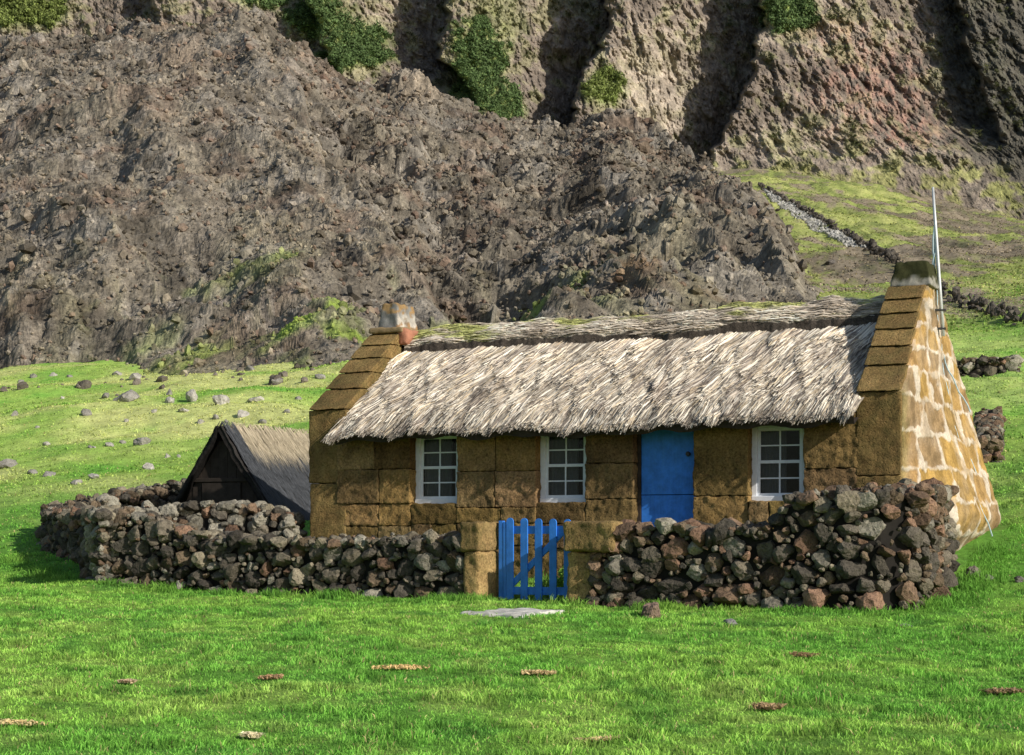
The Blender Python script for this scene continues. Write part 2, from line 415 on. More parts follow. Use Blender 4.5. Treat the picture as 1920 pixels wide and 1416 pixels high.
w1, w2, wi = worley(qs/2.2+.5*perlin(X/2, Y/3, 3.), r_/3.0+.5*perlin(X/2, Y/3, 13.))
w3, w4, wj = worley(qs/.85, r_/1.1)
w5, w6, wk = worley(qs/6.+.4*perlin(X/5, Y/5, 6.), r_/9.)
rough = (1-.70*scree)*(.40+.60*sm(-.3, .4, fbm(X/14, Y/14, 22., 3)))
Z = Z+inner*rough*(.75*(.55-w1)*(wi > .35)+.55*(wi-.5)*sm(.02, .25, w2-w1))
Z = Z+inner*(.35+.65*rough)*(.22*(.5-w3)+.20*(wj-.5)*sm(.02, .2, w4-w3))+inner*1.5*(1-.6*scree)*((.6-w5)*(wk > .55)-.5*(wk < .2)*sm(.7, .2, w5))
Z = Z+inner*.17*fbm(qs/1.1, r_/1.5, 31., 4, .65)
# rocky knobs breaking the skyline
for ku, kv, kw, kh in ((780, 165, 40, 2.2), (740, 165, 26, 1.4), (1165, 205, 44, 1.5), (330, 110, 60, 1.5)):
    dk = .5*(dc_(ku)+d0_(ku)) if kv > 250 else None
    tk = np.clip((crest_v(ku)*0+ (1000-kv)/F - z0.min()*0), 0, 9)
    # find row whose elevation matches
    j = np.argmin(abs(uu-ku)); el = 1000-F*Z[:, j]/D[:, j]; i = int(np.argmin(abs(el[:ND-60]-kv)))
    cx, cy = X[i, j], Y[i, j]; rad = kw/F*cy
    rr = np.hypot((X-cx)/rad, (Y-cy)/(rad*1.3))
    Z = Z+kh*sm(1., .25, rr+.35*fbm(X/2, Y/2, 41., 3))*(.7+.5*(wi-.3))
lc = mixc((.128, .112, .090), (.218, .192, .152), sm(-.7, .7, fbm(X/12, Y/12, 51., 4)))
lc = mixc(lc, (.275, .24, .195), .6*scree*sm(-.5, .5, strk+.4*fbm(X/5, Y/5, 3.)))
lc = mixc(lc, (.20, .14, .105), .5*sm(.1, .6, fbm(X/9, Y/7, 61., 3)))
lc = mixc(lc, (.28, .26, .23), .5*sm(.6, 1., wi+.35*fbm(X/6, Y/6, 66.)))
lc = lc*(.80+.5*wj)[..., None]*(1-.35*sm(.55, .8, fbm(X/4.5, Y/6, 131., 4)+.35))[..., None]
lc = mixc(lc, (.30, .265, .20), .55*sm(.25, .8, strk+.5*fbm(X/3, Y/8, 133., 3))*sm(1.05, .7, TT))
el = 1000-F*Z/D
lc = mixc(lc, (.30, .25, .19), sm(1.2, .5, np.hypot((U-790)/60, (el-165)/40))*.7)
lc = mixc(lc, (.26, .21, .16), sm(1.2, .5, np.hypot((U-340)/70, (el-105)/38))*.6)
lc = mixc(lc, (.30, .28, .24), sm(1.2, .4, np.hypot((U-1165)/50, (el-195)/25))*.7)
gm = sm(.18, .0, TT+.12*fbm(X/4, Y/9, 71., 3))*sm(0, 380, U)*sm(-.1, .4, fbm(X/5, Y/9, 81., 3)+.35*sm(500, 900, U))
gm = gm*sm(1200, 1050, U); lc = mixc(lc, (.30, .42, .07), gm*.95)
gm2 = sm(.42, .05, TT)*sm(.0, .6, fbm(X/6, Y/22, 91., 4)+.4*strk)*sm(1500, 1200, U)*.6
lc = mixc(lc, (.30, .28, .14), gm2*.55)
orange = sm(.22, .1, TT)*sm(900, 1100, U)*sm(1400, 1300, U)*sm(.1, .5, fbm(X/4, Y/6, 95., 3))
lc = mixc(lc, (.30, .18, .09), .45*orange)
o = np_mesh('lava_hill', np.stack([X, Y, Z], -1), grid_faces(*X.shape), M['lava'], None, lc.reshape(-1, 3), False)
tag(o, 'rugged brown lava flow covered in broken rock', kind='structure')
# rubble over it
n = 62000
ii = (rng.random(n)**.8*(ND-66)).astype(int)+3; jj = rng.integers(2, NU-2, n)
keep = rng.random(n) < (.45+.55*(rough[ii, jj]))*np.clip(span[ii, jj]*1.1, .1, 1)*np.where(Z[ii, jj] > T(X[ii, jj], Y[ii, jj])-.2, 1., 0.)
ii, jj = ii[keep], jj[keep]; n = len(ii)
dd = D[ii, jj]; sz = np.exp(rng.normal(-1.70, .55, n))*(.6+dd/200)*np.clip(span[ii, jj]*1.3, .4, 1); sz = np.clip(sz, .09, 2.1)
P = np.stack([X[ii, jj], Y[ii, jj], Z[ii, jj]+sz*.2], -1); P[:, :2] += rng.normal(0, .2, (n, 2))
S = sz[:, None]*rng.uniform(.65, 1.2, (n, 3))*.62
ck = lc[ii, jj]*(.60+.75*rng.random(n)**1.2)[:, None]*np.array((1., .99, .98)); ck = mixc(ck, (.22, .14, .105), (rng.random(n) < .12)*.5)
o = rocks_mesh('lava_rubble', P, S, ck, M['lava_block'], 2 if n < 9000 else 1, smooth=False)
tag(o, 'loose brown and grey lava blocks strewn over the hill', kind='stuff')

# ------------------------------------------------------------------ cliffs
NU, NV = 1000, 560
uu = np.concatenate([np.linspace(-1600, -100, 60)[:-1], np.linspace(-100, 2050, NU-118), np.linspace(2050, 3600, 60)[1:]]); NU = len(uu)
vv = np.linspace(520, -520, NV)
U, Vv = np.meshgrid(uu, vv)
jag = 0.; jg = 26*np.abs(fbm(Vv/55, U*0+3.3, 0., 3, .45)+.3*fbm(U/40, Vv/35, 1., 2))
E = [np.full_like(Vv, -1600.)]
E.append(tab(Vv, (-520, 250), (0, 300), (300, 330))+jag)
E.append(tab(Vv, (-520, 560), (0, 590), (120, 640), (300, 690))+jag*.6)
E.append(tab(Vv, (-520, 845), (0, 856), (60, 842), (110, 838), (160, 890), (300, 960))+jag)
E.append(tab(Vv, (-520, 1155), (0, 1152), (90, 1150), (125, 1105), (200, 1088), (300, 1070))+jag*.5)
E.append(tab(Vv, (-520, 1455), (60, 1442), (105, 1436), (200, 1392), (290, 1345), (470, 1290))+jag*.6)
E.append(tab(Vv, (-520, 1800), (0, 1805), (150, 1850), (300, 1900), (400, 1960))+jag*1.5)
E.append(tab(Vv, (-520, 2150), (300, 2200))+jag)
E.append(np.full_like(Vv, 3700.))
J = [0, 12, 12, 28, 32, 31, 12, 12, 0]
off = np.zeros_like(U); near_edge = np.zeros_like(U)
for k in range(1, len(E)):
    a, b = E[k-1], E[k]; t = (U-a)/(b-a); inside = (t >= 0) & (t < 1)
    wdt = 9.
    back = (np.clip(t, 0, 1)**1.15)*J[k]*sm(0, wdt, b-jg-U)
    if k == 3: back = back*sm(215, 150, Vv)
    if k == 6: back = back*sm(300, 220, Vv)+sm(1690, 1780, U)*0
    off = np.where(inside, back, off)
Dc = 352+.085*(310-Vv)+off+tab(U, (-1600, 30), (500, 14), (900, 6), (1300, 0), (2000, -4), (3600, -20))
q1 = U/F*Dc; zz = (1000-Vv)*Dc/F
nz = 2.2*fbm(q1/22, zz/22, 3., 5)+1.6*(ridged(q1/10+zz/22, zz/18-q1/30, 7., 5, .6)-1)+1.0*fbm(q1/1.8, zz/3.6, 9., 4, .65)
wa, wb_, wc = worley(q1/2.6+.4*perlin(q1/3, zz/3, 5.), zz/3.4); nz = nz+.5*(wc-.5)*sm(.02, .2, wb_-wa)
band = .9*(ridged(q1/60, zz/3.4+.6*fbm(q1/20, zz/20, 2.), 4., 3)-1)
foot = sm(330, 285, Vv+18*fbm(U/60, U*0, 4.))
Dc = Dc-nz*(.35+.65*foot)*.9-band*.25
X = (U-960)/F*Dc; Y = Dc; Z = (1000-Vv)*Dc/F
A = fbm(X/18, Z/14, 101., 5); B = fbm(X/5, Z/5, 111., 4, .6); Cn = fbm(X/1.5, Z/3., 121., 3)
cc = mixc((.165, .138, .115), (.29, .245, .20), sm(-.6, .6, A+.5*B))
cc = mixc(cc, (.19, .19, .095), .6*sm(-.05, .5, B+.5*A+.25*Cn))
red = sm(1.1, .2, np.hypot((U-1640)/150, (Vv-170)/130)+.35*B)*.8+.5*sm(1.2, .3, np.hypot((U-1560)/80, (Vv-60)/40))+.7*sm(1.15, .3, np.hypot((U-1730)/110, (Vv-255)/40)+.3*B)
cc = mixc(cc, (.34, .19, .15), red*sm(-.5, .3, Cn+.3*B)*.6)
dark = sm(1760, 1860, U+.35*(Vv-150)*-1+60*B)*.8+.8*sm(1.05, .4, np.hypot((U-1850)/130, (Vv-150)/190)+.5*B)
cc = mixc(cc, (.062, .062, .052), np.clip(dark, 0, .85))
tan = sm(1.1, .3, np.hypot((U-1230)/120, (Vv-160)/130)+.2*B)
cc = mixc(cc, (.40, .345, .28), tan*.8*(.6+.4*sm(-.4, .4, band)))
green = np.zeros_like(U)
for gu, gv, au, av, kk in ((895, 130, 62, 95, 1.), (600, 35, 70, 50, .9), (670, 90, 70, 55, .9), (1480, 25, 60, 40, 1.), (1135, 165, 45, 42, .8), (30, 20, 120, 40, .8), (945, 200, 40, 40, .9), (930, 40, 60, 60, .35), (500, 0, 60, 20, .7)):
    green = np.maximum(green, kk*sm(1.15, .55, np.hypot((U-gu)/au, (Vv-gv)/av)+.35*B))
cc = mixc(cc, (.22, .29, .08), green*.85)
yg = sm(275, 330, Vv+25*A)
cc = mixc(cc, (.24, .25, .08), .6*yg*sm(-.3, .3, B))
cc = cc*(1.16+.34*sm(-.5, .5, Cn))[..., None]
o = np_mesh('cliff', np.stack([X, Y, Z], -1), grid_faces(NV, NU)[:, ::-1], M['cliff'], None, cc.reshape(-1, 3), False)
tag(o, 'tall eroded volcanic cliff with shadowed gullies', kind='structure')

def leaf_clumps(P, rad, n_leaf, size, cols, g=rng):
    """P (n,3) clump centres -> quads of leaves"""
    n = len(P); c = np.repeat(np.arange(n), n_leaf)
    dirs = g.normal(size=(len(c), 3)); dirs /= np.linalg.norm(dirs, axis=1)[:, None]
    pos = P[c]+dirs*(rad[c]*g.random(len(c))**.4)[:, None]*np.array([1, 1, .75])
    a = g.normal(size=(len(c), 3)); a /= np.linalg.norm(a, axis=1)[:, None]; b = np.cross(a, dirs); b /= np.maximum(np.linalg.norm(b, axis=1), 1e-6)[:, None]
    s = (size*rad[c]*g.uniform(.6, 1.3, len(c)))[:, None]
    V = np.stack([pos-a*s, pos+b*s*.6, pos+a*s, pos-b*s*.6], 1)
    Fc = np.arange(len(c)*4).reshape(-1, 4)
    C = cols[c]*g.uniform(.6, 1.35, len(c))[:, None]
    return V.reshape(-1, 3), Fc, np.repeat(C, 4, axis=0)
ids = np.argwhere((green > .25+.5*rng.random(green.shape)) & (uu[None, :] > -50) & (uu[None, :] < 1980) & (vv[:, None] > -60))
pk = ids[rng.integers(0, len(ids), 2600)]
sc2 = np.argwhere((B+.4*A > .45) & (uu[None, :] > 0) & (uu[None, :] < 1950) & (vv[:, None] > -40) & (vv[:, None] < 320) & (tan < .3))
pk = np.concatenate([pk, sc2[rng.integers(0, len(sc2), 1300)]])
P = np.stack([X[pk[:, 0], pk[:, 1]], Y[pk[:, 0], pk[:, 1]]-.4, Z[pk[:, 0], pk[:, 1]]+.3], -1)
gr = green[pk[:, 0], pk[:, 1]] > .5
gr2 = gr & ~((abs(U[pk[:, 0], pk[:, 1]]-1135) < 50) | (U[pk[:, 0], pk[:, 1]] < 150))
rad = rng.uniform(.4, 1.2, len(P))*np.where(gr, 1., .55)
cl = np.where(gr2[:, None], (.105, .165, .06), np.where(gr[:, None], (.19, .24, .07), (.10, .11, .045)))*rng.uniform(.7, 1.3, (len(P), 1))
V, Fc, C = leaf_clumps(P, rad, 34, .28, cl)
tag(np_mesh('cliff_scrub', V, Fc, M['scrub'], None, C), 'dark green bushes clinging to the cliff ledges', kind='stuff')

# ------------------------------------------------------------------ dry stone walls
def resample(path, step):
    p = np.array(path, float); seg = np.hypot(*np.diff(p[:, :2], axis=0).T); s = np.concatenate([[0], np.cumsum(seg)])
    n = max(2, int(s[-1]/step)+1); t = np.linspace(0, s[-1], n)
    return np.stack([np.interp(t, s, p[:, k]) for k in range(p.shape[1])], -1), s[-1]
STONE_PAL = np.array([(.072, .066, .058), (.105, .095, .082), (.14, .125, .102), (.20, .18, .14), (.14, .108, .078), (.175, .122, .088), (.21, .135, .098)])
def dry_wall(name, path, thick, label, cat='stone wall', red=.2, size=.17, sub=3, seed=1, group=None, pale=0., big_base=True, base_drop=.12, taper=.12):
    """path rows: x, y, top_z"""
    g = np.random.default_rng(seed)
    pts, L = resample(path, size*1.72)
    tan_ = np.gradient(pts[:, :2], axis=0); tan_ /= np.linalg.norm(tan_, axis=1)[:, None]; nor = np.stack([-tan_[:, 1], tan_[:, 0]], -1)
    P = []; S = []; C = []
    zb = T(pts[:, 0], pts[:, 1]); sl_n = np.linspace(0, L, len(pts))
    def at(s_):
        return np.array([np.interp(s_, sl_n, pts[:, 0]), np.interp(s_, sl_n, pts[:, 1])]), np.array([np.interp(s_, sl_n, nor[:, 0]), np.interp(s_, sl_n, nor[:, 1])]), np.interp(s_, sl_n, pts[:, 2]), np.interp(s_, sl_n, zb)
    def colour(h):
        c = STONE_PAL[g.integers(0, 5)] if g.random() > red else STONE_PAL[5+g.integers(0, 2)]
        if g.random() < .10+pale: c = np.array((.24, .23, .20))
        return np.array(c)*g.uniform(.65, 1.45)*np.array((.98, .95, .88))
    def pack(smax, tmax, sizes, put, asp=1.25):
        acc = np.zeros((0, 3))
        for (r0, r1, dens, cond) in sizes:
            for _ in range(int(dens*smax*tmax/(r0*r1))):
                r = g.uniform(r0, r1); a_, b_ = g.uniform(0, smax), g.uniform(0, tmax)
                if cond and not cond(a_, b_): continue
                if len(acc):
                    dd = np.hypot((acc[:, 0]-a_)/asp, acc[:, 1]-b_)
                    if (dd < .80*(acc[:, 2]+r)).any(): continue
                acc = np.vstack([acc, (a_, b_, r)]); put(a_, b_, r)
    for sd in (-1, 1):
        hmax = float((pts[:, 2]-zb).max())+base_drop
        def put(a_, b_, r, sd=sd):
            p, nn_, top, z0_ = at(a_); z = z0_-base_drop+b_
            if z > top-r*.45: return
            fr_ = (z-z0_)/max(.3, top-z0_); lat = thick*.5*(1+taper-2*taper*fr_)-r*.75+g.normal(0, .025)
            q_ = p+nn_*sd*lat; P.append((q_[0], q_[1], z)); S.append(np.array([g.uniform(1.25, 1.6), g.uniform(1.15, 1.45), g.uniform(1.1, 1.4)])*r); C.append(colour(fr_))
        sizes = [(size*.95, size*1.35, 1.6, (lambda a_, b_: b_ < size*1.6) if big_base else None), (size*.72, size*1.05, 1.6, None), (size*.5, size*.72, 2., None), (size*.3, size*.45, 1.6, None), (size*.18, size*.28, .9, None)]
        pack(L, hmax, sizes, put)
    def putt(a_, b_, r):
        p, nn_, top, z0_ = at(a_); lat = b_-thick*.45; q_ = p+nn_*lat
        P.append((q_[0], q_[1], top-r*.55+g.normal(0, .03))); S.append(np.array([1.4, 1.3, g.uniform(1., 1.35)])*r); C.append(colour(1.))
    pack(L, thick*.9, [(size*.6, size*1.0, 1.5, None), (size*.35, size*.6, 2., None), (size*.2, size*.32, 1.2, None)], putt)
    for s_end in (0., L):                       # the two ends
        p, nn_, top, z0_ = at(s_end); tg = tan_[0] if s_end == 0 else tan_[-1]; out_ = -tg if s_end == 0 else tg
        def pute(a_, b_, r):
            z = z0_-base_drop+b_
            if z > top-r*.4: return
            q_ = p+nn_*(a_-thick*.5)+out_*(-r*.4); P.append((q_[0], q_[1], z)); S.append(np.array([1.4, 1.35, 1.2])*r); C.append(colour(.5))
        pack(thick, top-z0_+base_drop, [(size*.7, size*1.1, 1.5, None), (size*.4, size*.6, 2., None), (size*.2, size*.35, 1., None)], pute)
    P = np.array(P); S = np.array(S); C = np.array(C)
    org = (pts[len(pts)//2, 0], pts[len(pts)//2, 1], float(zb[len(pts)//2]))
    root = empty(name, org); tag(root, label, cat, group)
    o = rocks_mesh('stones', P-np.array(org), S, C, M['rock'], sub, root, False, g)
    # dark core so no light leaks through
    V = []; 
    for i in range(len(pts)):
        e = size*.55 if i in (0, len(pts)-1) else 0; pe = pts[i, :2]+(tan_[i]*e if i == 0 else -tan_[i]*e if e else 0)
        for sd in (-1, 1):
            for z in (zb[i]-.3, pts[i, 2]-size*.75):
                hw = (thick*.5-size*.72)*(1.1 if z < pts[i, 2]-.3 else .9)
                V.append((pe[0]+nor[i, 0]*sd*hw-org[0], pe[1]+nor[i, 1]*sd*hw-org[1], z-org[2]))
    Q = []
    for i in range(len(pts)-1):
        a, b = i*4, i*4+4
        Q += [(a, b, b+1, a+1), (a+2, a+3, b+3, b+2), (a+1, b+1, b+3, a+3)]
    Q += [(0, 1, 3, 2), (len(V)-4, len(V)-2, len(V)-1, len(V)-3)]
    np_mesh('core', np.array(V), np.array(Q), M['core'], root)
    return root
C0 = np.array([4.96, 24.4]); WD = np.array([-.877, .480]); WN = np.array([.480, .877])
def wp(q, back=0.): p = C0+WD*q+WN*back; return p[0], p[1]
LW = [(6.45, -.02), (7.2, -.08), (8.5, -.10), (10., -.10), (11.2, -.05), (11.9, .06), (12.6, .24), (13.1, .34), (13.5, .34)]
dry_wall('garden_wall', [(*wp(q_, .25), z_) for q_, z_ in LW], .62, 'low dry stone wall of dark lava rock left of the blue gate', seed=3, red=.07, size=.160)
RW = [(*wp(3.95, .25), .12), (*wp(2.9, .25), .10), (*wp(1.95, .25), .10), (*wp(1.5, .25), .12), (*wp(1.38, .25), .42), (*wp(1.25, .25), .56), (*wp(.7, .24), .58), (*wp(.25, .3), .60),
      (5.32, 24.9, .60), (5.75, 25.7, .62), (6.08, 26.6, .66), (6.26, 27.3, .68)]
dry_wall('garden_wall', RW, .66, 'dry stone wall right of the blue gate, stepping up at the corner by the cottage', seed=5, red=.24, size=.170)
dry_wall('garden_wall', [(-7.15, 31.15, .40), (-6.3, 31.5, .44), (-5.3, 31.55, .50), (-4.4, 31.5, .48), (-3.75, 31.4, .30)], .9, 'sunlit rubble wall joining the left end of the cottage, behind the lower wall', seed=8, red=.3, size=.16, pale=.35)
e0 = ground_at(100, 1000)
dry_wall('paddock_wall', [(-7.2, 32.4, .42), (-7.7, 33.8, .40), (-8.6, 35.6, .40), (-9.3, 37.2, .45), (-9.35, 38.4, .62), (-8.8, 39.4, .84), (-7.9, 40.2, 1.05), (-6.8, 40.8, 1.2)], .7,
         'curved dry stone enclosure wall beside the dark thatched hut', seed=11, red=.12, size=.17, sub=2)
_a, _b = ground_at(1852, 868), ground_at(1856, 812)
dry_wall('yard_wall', [(*_a, float(T(*_a))+.55), (*_b, float(T(*_b))+.55)], .5, 'short ivy-brown stone wall behind the right end of the cottage', seed=13, red=.3, size=.16, sub=2)
cx, cy = ground_at(1850, 702)
dry_wall('stone_shelter', [(cx-.95, cy+.2, float(T(cx, cy))+.42), (cx-.1, cy-.1, float(T(cx, cy))+.5), (cx+.9, cy+.1, float(T(cx, cy))+.5)], .8, 'low ruined stone shelter in the grass right of the flagpole', 'stone shelter', seed=17, red=.05, size=.19, sub=2)
# long field wall on the slope
pp = []
for u_, v_ in ((1426, 345), (1470, 372), (1530, 408), (1600, 446), (1680, 492), (1760, 545), (1830, 575), (1920, 606)):
    x_, y_ = ground_at(u_, v_+4); pp.append((x_, y_))
pts, L = resample(pp, .8); g = np.random.default_rng(21)
P = []; S = []; C = []
for i, (x_, y_) in enumerate(pts):
    for k in range(4):
        xx, yy = x_+g.normal(0, .15), y_+g.normal(0, .3); P.append((xx, yy, float(T(xx, yy))+.05+.13*k)); S.append(g.uniform(.18, .36, 3)*(1 if y_ > 110 else .8)); C.append(np.array((.09, .08, .068))*g.uniform(.6, 1.4))
    w_ = 1.7*sm(0, .35, i/len(pts))*sm(.75, .55, i/len(pts))
    for k in range(int(14*w_/2)):
        xx, yy = x_-g.random()*w_*1.0-.4, y_-g.random()*w_*1.6-.5
        P.append((xx, yy, float(T(xx, yy))+.1)); S.append(g.uniform(.14, .34, 3)); C.append(np.array((.38, .375, .35))*g.uniform(.5, 1.3))
org = (pts[len(pts)//2][0], pts[len(pts)//2][1], 20.)
o = rocks_mesh('field_wall', P, S, np.array(C), M['boulder'], 1, None, False, g, origin=org)
tag(o, 'long field wall with pale tumbled stones running down the far green slope', 'stone wall')

# ------------------------------------------------------------------ stone gate piers, gate, slab
GA = math.atan2(-.480, .877)       # local x runs to the right along the wall
def pier(name, q0, q1, blocks, label):
    x_, y_ = wp((q0+q1)/2, .2); root = empty(name, (x_, y_, float(T(x_, y_))), GA); tag(root, label, 'gate pier', 'tuff gate piers'); zb = float(T(x_, y_))
    for i, (a, b, z0, z1, y0, y1) in enumerate(blocks):
        V, Q = rbox(a, b, y0, y1, z0-zb, z1-zb, .03, .045, .022, 5., q0*3+i*7)
        np_mesh('block', V, Q, M['tuff_pier'], root, np.full((len(V), 3), .95+.25*(i % 2)), True)
pier('gate_pier', 6.50, 6.14, [(-.16, .18, -.27, .17, -.36, .34), (-.11, .165, -1.25, -.275, -.33, .32)], 'squared tuff gate pier left of the blue gate')
pier('gate_pier', 4.72, 3.9, [(-.41, .41, -.27, .17, -.36, .30), (-.40, .0, -1.25, -.275, -.26, .3)], 'squared tuff gate pier right of the blue gate')
o = dry_wall('garden_wall', [(*wp(4.30, .2), -.30), (*wp(3.85, .2), -.28)], .56, 'reddish stones packed under the capstone of the right gate pier', seed=19, red=.6, size=.13)
gx, gy = wp(5.48, .40); gate = empty('picket_gate', (gx, gy, -1.03), GA); tag(gate, 'blue painted wooden picket gate standing between the stone piers', 'gate')
def picket(x0, x1, y0, y1, z0, z1):
    r = (x1-x0)/2; n = 9; prof = [(x0, z0), (x1, z0)]+[(x0+r+r*math.cos(a), z1-r+r*math.sin(a)) for a in np.linspace(0, math.pi, n)]
    m = len(prof); V = [(a, y, b) for y in (y0, y1) for a, b in prof]
    mb = MB(); Q = np.array([(i, (i+1) % m, m+(i+1) % m, m+i) for i in range(m)]); 
    tr = np.array([(0, i+1, i) for i in range(1, m-1)]); tr2 = np.array([(m, m+i, m+i+1) for i in range(1, m-1)])
    mb.add(V, [Q[:, ::-1], tr[:, ::-1], tr2[:, ::-1]]); return mb
for i, px in enumerate((-.41, -.165, .08, .325, .57)):
    px += .0; picket(px-.058, px+.058, -.045, -.02, .02+.01*(i % 2), 1.265-.006*i).build('picket', M['blue'], gate)
mb = MB(); mb.box(-.61, -.535, -.035, .04, -.05, 1.22, bev=.008); mb.build('hanging_post', M['blue'], gate)
mb = MB(); mb.box(-.528, -.475, -.04, -.0, -.02, 1.2, bev=.005); mb.build('stile', M['blue'], gate)
for z_ in (.10, 1.02):
    mb = MB(); mb.box(-.525, .63, -.018, .022, z_, z_+.12, bev=.006); mb.build('rail', M['blue'], gate)
mb = MB(); mb.box(-.70, .70, -.017, .018, -.045, .045, bev=.005); ca, sa = math.cos(.74), math.sin(.74)
mb.xf(lambda V: np.stack([V[:, 0]*ca-V[:, 2]*sa+.03, V[:, 1]+.003, V[:, 0]*sa+V[:, 2]*ca+.64], -1)); mb.build('brace', M['blue'], gate)
# slab
x_, y_ = ground_at(972, 1152); root = empty('doorstep_slab', (x_, y_, float(T(x_, y_))), GA)
V, Q = rbox(-.42, .45, -.22, .5, -.1, .055, .05, .03, .02, 4., 3.); s1 = np_mesh('slab', V, Q, M['concrete'], root, np.full((len(V), 3), 1.6), True)
V, Q = rbox(-.55, .38, -.60, -.25, -.1, .035, .05, .03, .03, 4., 8.); np_mesh('slab', V, Q, M['concrete'], root, np.full((len(V), 3), 1.5), True)
tag(root, 'pale concrete step slabs in the grass at the foot of the blue gate', 'step')
# garden path
mb = MB(); g = np.random.default_rng(4)
for k in range(7):
    a = wp(5.2-.05*k, .75+k*.36); V, Q = rbox(-.35, .35, -.15, .15, -.06, .03, .06, .03, .02, 5., k*3.)
    rz = GA+g.normal(0, .1); zc_ = float(T(*a)); mb.add(np.stack([a[0]+V[:, 0]*math.cos(rz)-V[:, 1]*math.sin(rz), a[1]+V[:, 0]*math.sin(rz)+V[:, 1]*math.cos(rz), zc_+V[:, 2]], -1), Q, (1.0, .9, .6))
o = mb.build('path', M['concrete'], None, True); tag(o, 'stone path from the gate to the door', kind='structure')

# ------------------------------------------------------------------ cottage
TH = R(25.05); cot = empty('stone_cottage', (-3.5, 31.3, 0), -TH)
tag(cot, 'long low tuff stone cottage with shaggy thatched roof, blue door and white windows', 'cottage')
LEN = 10.3; DEP = 5.
def toworld(x, y): return -3.5+x*math.cos(TH)+y*math.sin(TH), 31.3-x*math.sin(TH)+y*math.cos(TH)
fw = MB(); g = np.random.default_rng(9)
WIN = [(1.98, 2.84), (4.29, 5.15), (7.885, 8.75)]; DOOR = (5.98, 6.98); WZ = (.52, 1.62)
def block(x0, x1, z0, z1, y0=0., y1=.45):
    j = .005; V, Q = rbox(x0+j, x1-j, y0+g.uniform(-.02, .015), y1, z0+j, z1-j, .028, .016, .020, 8., g.uniform(0, 90))
    fw.add(V, Q, np.array((1, 1, 1))*g.uniform(.62, 1.32)*np.array((1, g.uniform(.93, 1.05), g.uniform(.8, 1.1))))
def fill(x0, x1, zs, wid=.75):
    for z0, z1 in zip(zs[:-1], zs[1:]):
        n = max(1, int(round((x1-x0)/wid+g.uniform(-.3, .3)))); cuts = np.linspace(x0, x1, n+1); cuts[1:-1] += g.uniform(-.12, .12, n-1)
        for a, b in zip(cuts[:-1], cuts[1:]): block(a, b, z0, z1)
fill(.55, 1.98, [-.75, -.25, .12, .50, 1.08, 1.70, 1.86], .72)
fill(2.84, 4.29, [-.75, -.2, .17, .42, 1.02, 1.66, 1.86], .66)
fill(5.15, 5.98, [-.75, -.2, .13, .55, 1.12, 1.68, 1.86], .9)
fill(6.98, 7.885, [-.75, -.2, .02, .58, 1.70, 1.86], .95)
fill(8.75, 9.6, [-.75, -.1, .42, .98, 1.82], .9)
for (a, b) in WIN:
    fill(a, b, [-.75, -.25, .15, .50], .6)
for (a, b) in WIN: block(a-.0, b+.0, 1.68, 1.86)
block(5.98, 6.98, 1.74, 1.86)
fw.build('front_wall', M['tuff'], cot, True)
mb = MB()
mb.box(.5, 9.7, 4.5, 5., -.8, 2.05)
mb.build('rear_wall', M['tuff'], cot)
# dark room behind the openings
mb = MB(); mb.box(.7, 9.6, 2.2, 2.25, -.7, 2.); mb.box(.7, 9.6, .46, 2.2, -.75, -.7); mb.box(.7, 9.6, .4, 2.2, 1.95, 2.0)
xs = [.7]+[v for p in sorted(WIN+[DOOR]) for v in p]+[9.6]
mb.build('room', M['gloom'], cot)
# windows
for wi_, (a, b) in enumerate(WIN):
    y = .20; fr = MB(); z0, z1 = WZ[0]-.0, WZ[1]+.07
    for bx in ((a-.01, a+.075, z0, z1), (b-.075, b+.01, z0, z1)): fr.box(bx[0], bx[1], y, y+.10, bx[2], bx[3], bev=.006)
    fr.box(a+.075, b-.075, y+.002, y+.098, z1-.06, z1, bev=.006)
    root = fr.build('window', M['white'], cot)
    s_ = MB(); s_.box(a-.0, b+.0, y-.05, y+.1, z0-.03, z0+.055, bev=.01); s_.build('sill', M['white'], root)
    zm = (z0+z1)/2
    for (za, zb_, dy) in ((z0+.056, zm+.02, .02), (zm-.02, z1-.062, .045)):
        s_ = MB(); xa, xb = a+.077, b-.077
        s_.box(xa, xa+.045, y+dy, y+dy+.035, za, zb_, bev=.004); s_.box(xb-.045, xb, y+dy, y+dy+.035, za, zb_, bev=.004)
        s_.box(xa+.045, xb-.045, y+dy+.001, y+dy+.034, za, za+.045, bev=.004); s_.box(xa+.045, xb-.045, y+dy+.001, y+dy+.034, zb_-.045, zb_, bev=.004)
        xm = (xa+xb)/2; zc_ = (za+zb_)/2
        s_.box(xm-.012, xm+.012, y+dy+.004, y+dy+.03, za+.045, zb_-.045); s_.box(xa+.045, xm-.012, y+dy+.005, y+dy+.029, zc_-.011, zc_+.011); s_.box(xm+.012, xb-.045, y+dy+.005, y+dy+.029, zc_-.011, zc_+.011)
        s_.build('sash', M['white'], root)
        s_ = MB(); s_.box(xa+.04, xb-.04, y+dy+.015, y+dy+.019, za+.04, zb_-.04); s_.build('pane', M['glass'], root)
    # curtain gathered on the left
    n = 40; xs_ = np.linspace(a+.08, a+.08+(.52 if wi_ < 2 else .42), n); yc = y+.16+.018*np.sin(np.arange(n)*1.3)
    V = np.stack([np.tile(xs_, 2), np.tile(yc, 2), np.repeat([z0, z1], n)], -1)
    np_mesh('curtain', V, np.array([(i, i+1, n+i+1, n+i) for i in range(n-1)]), M['curtain'], root)
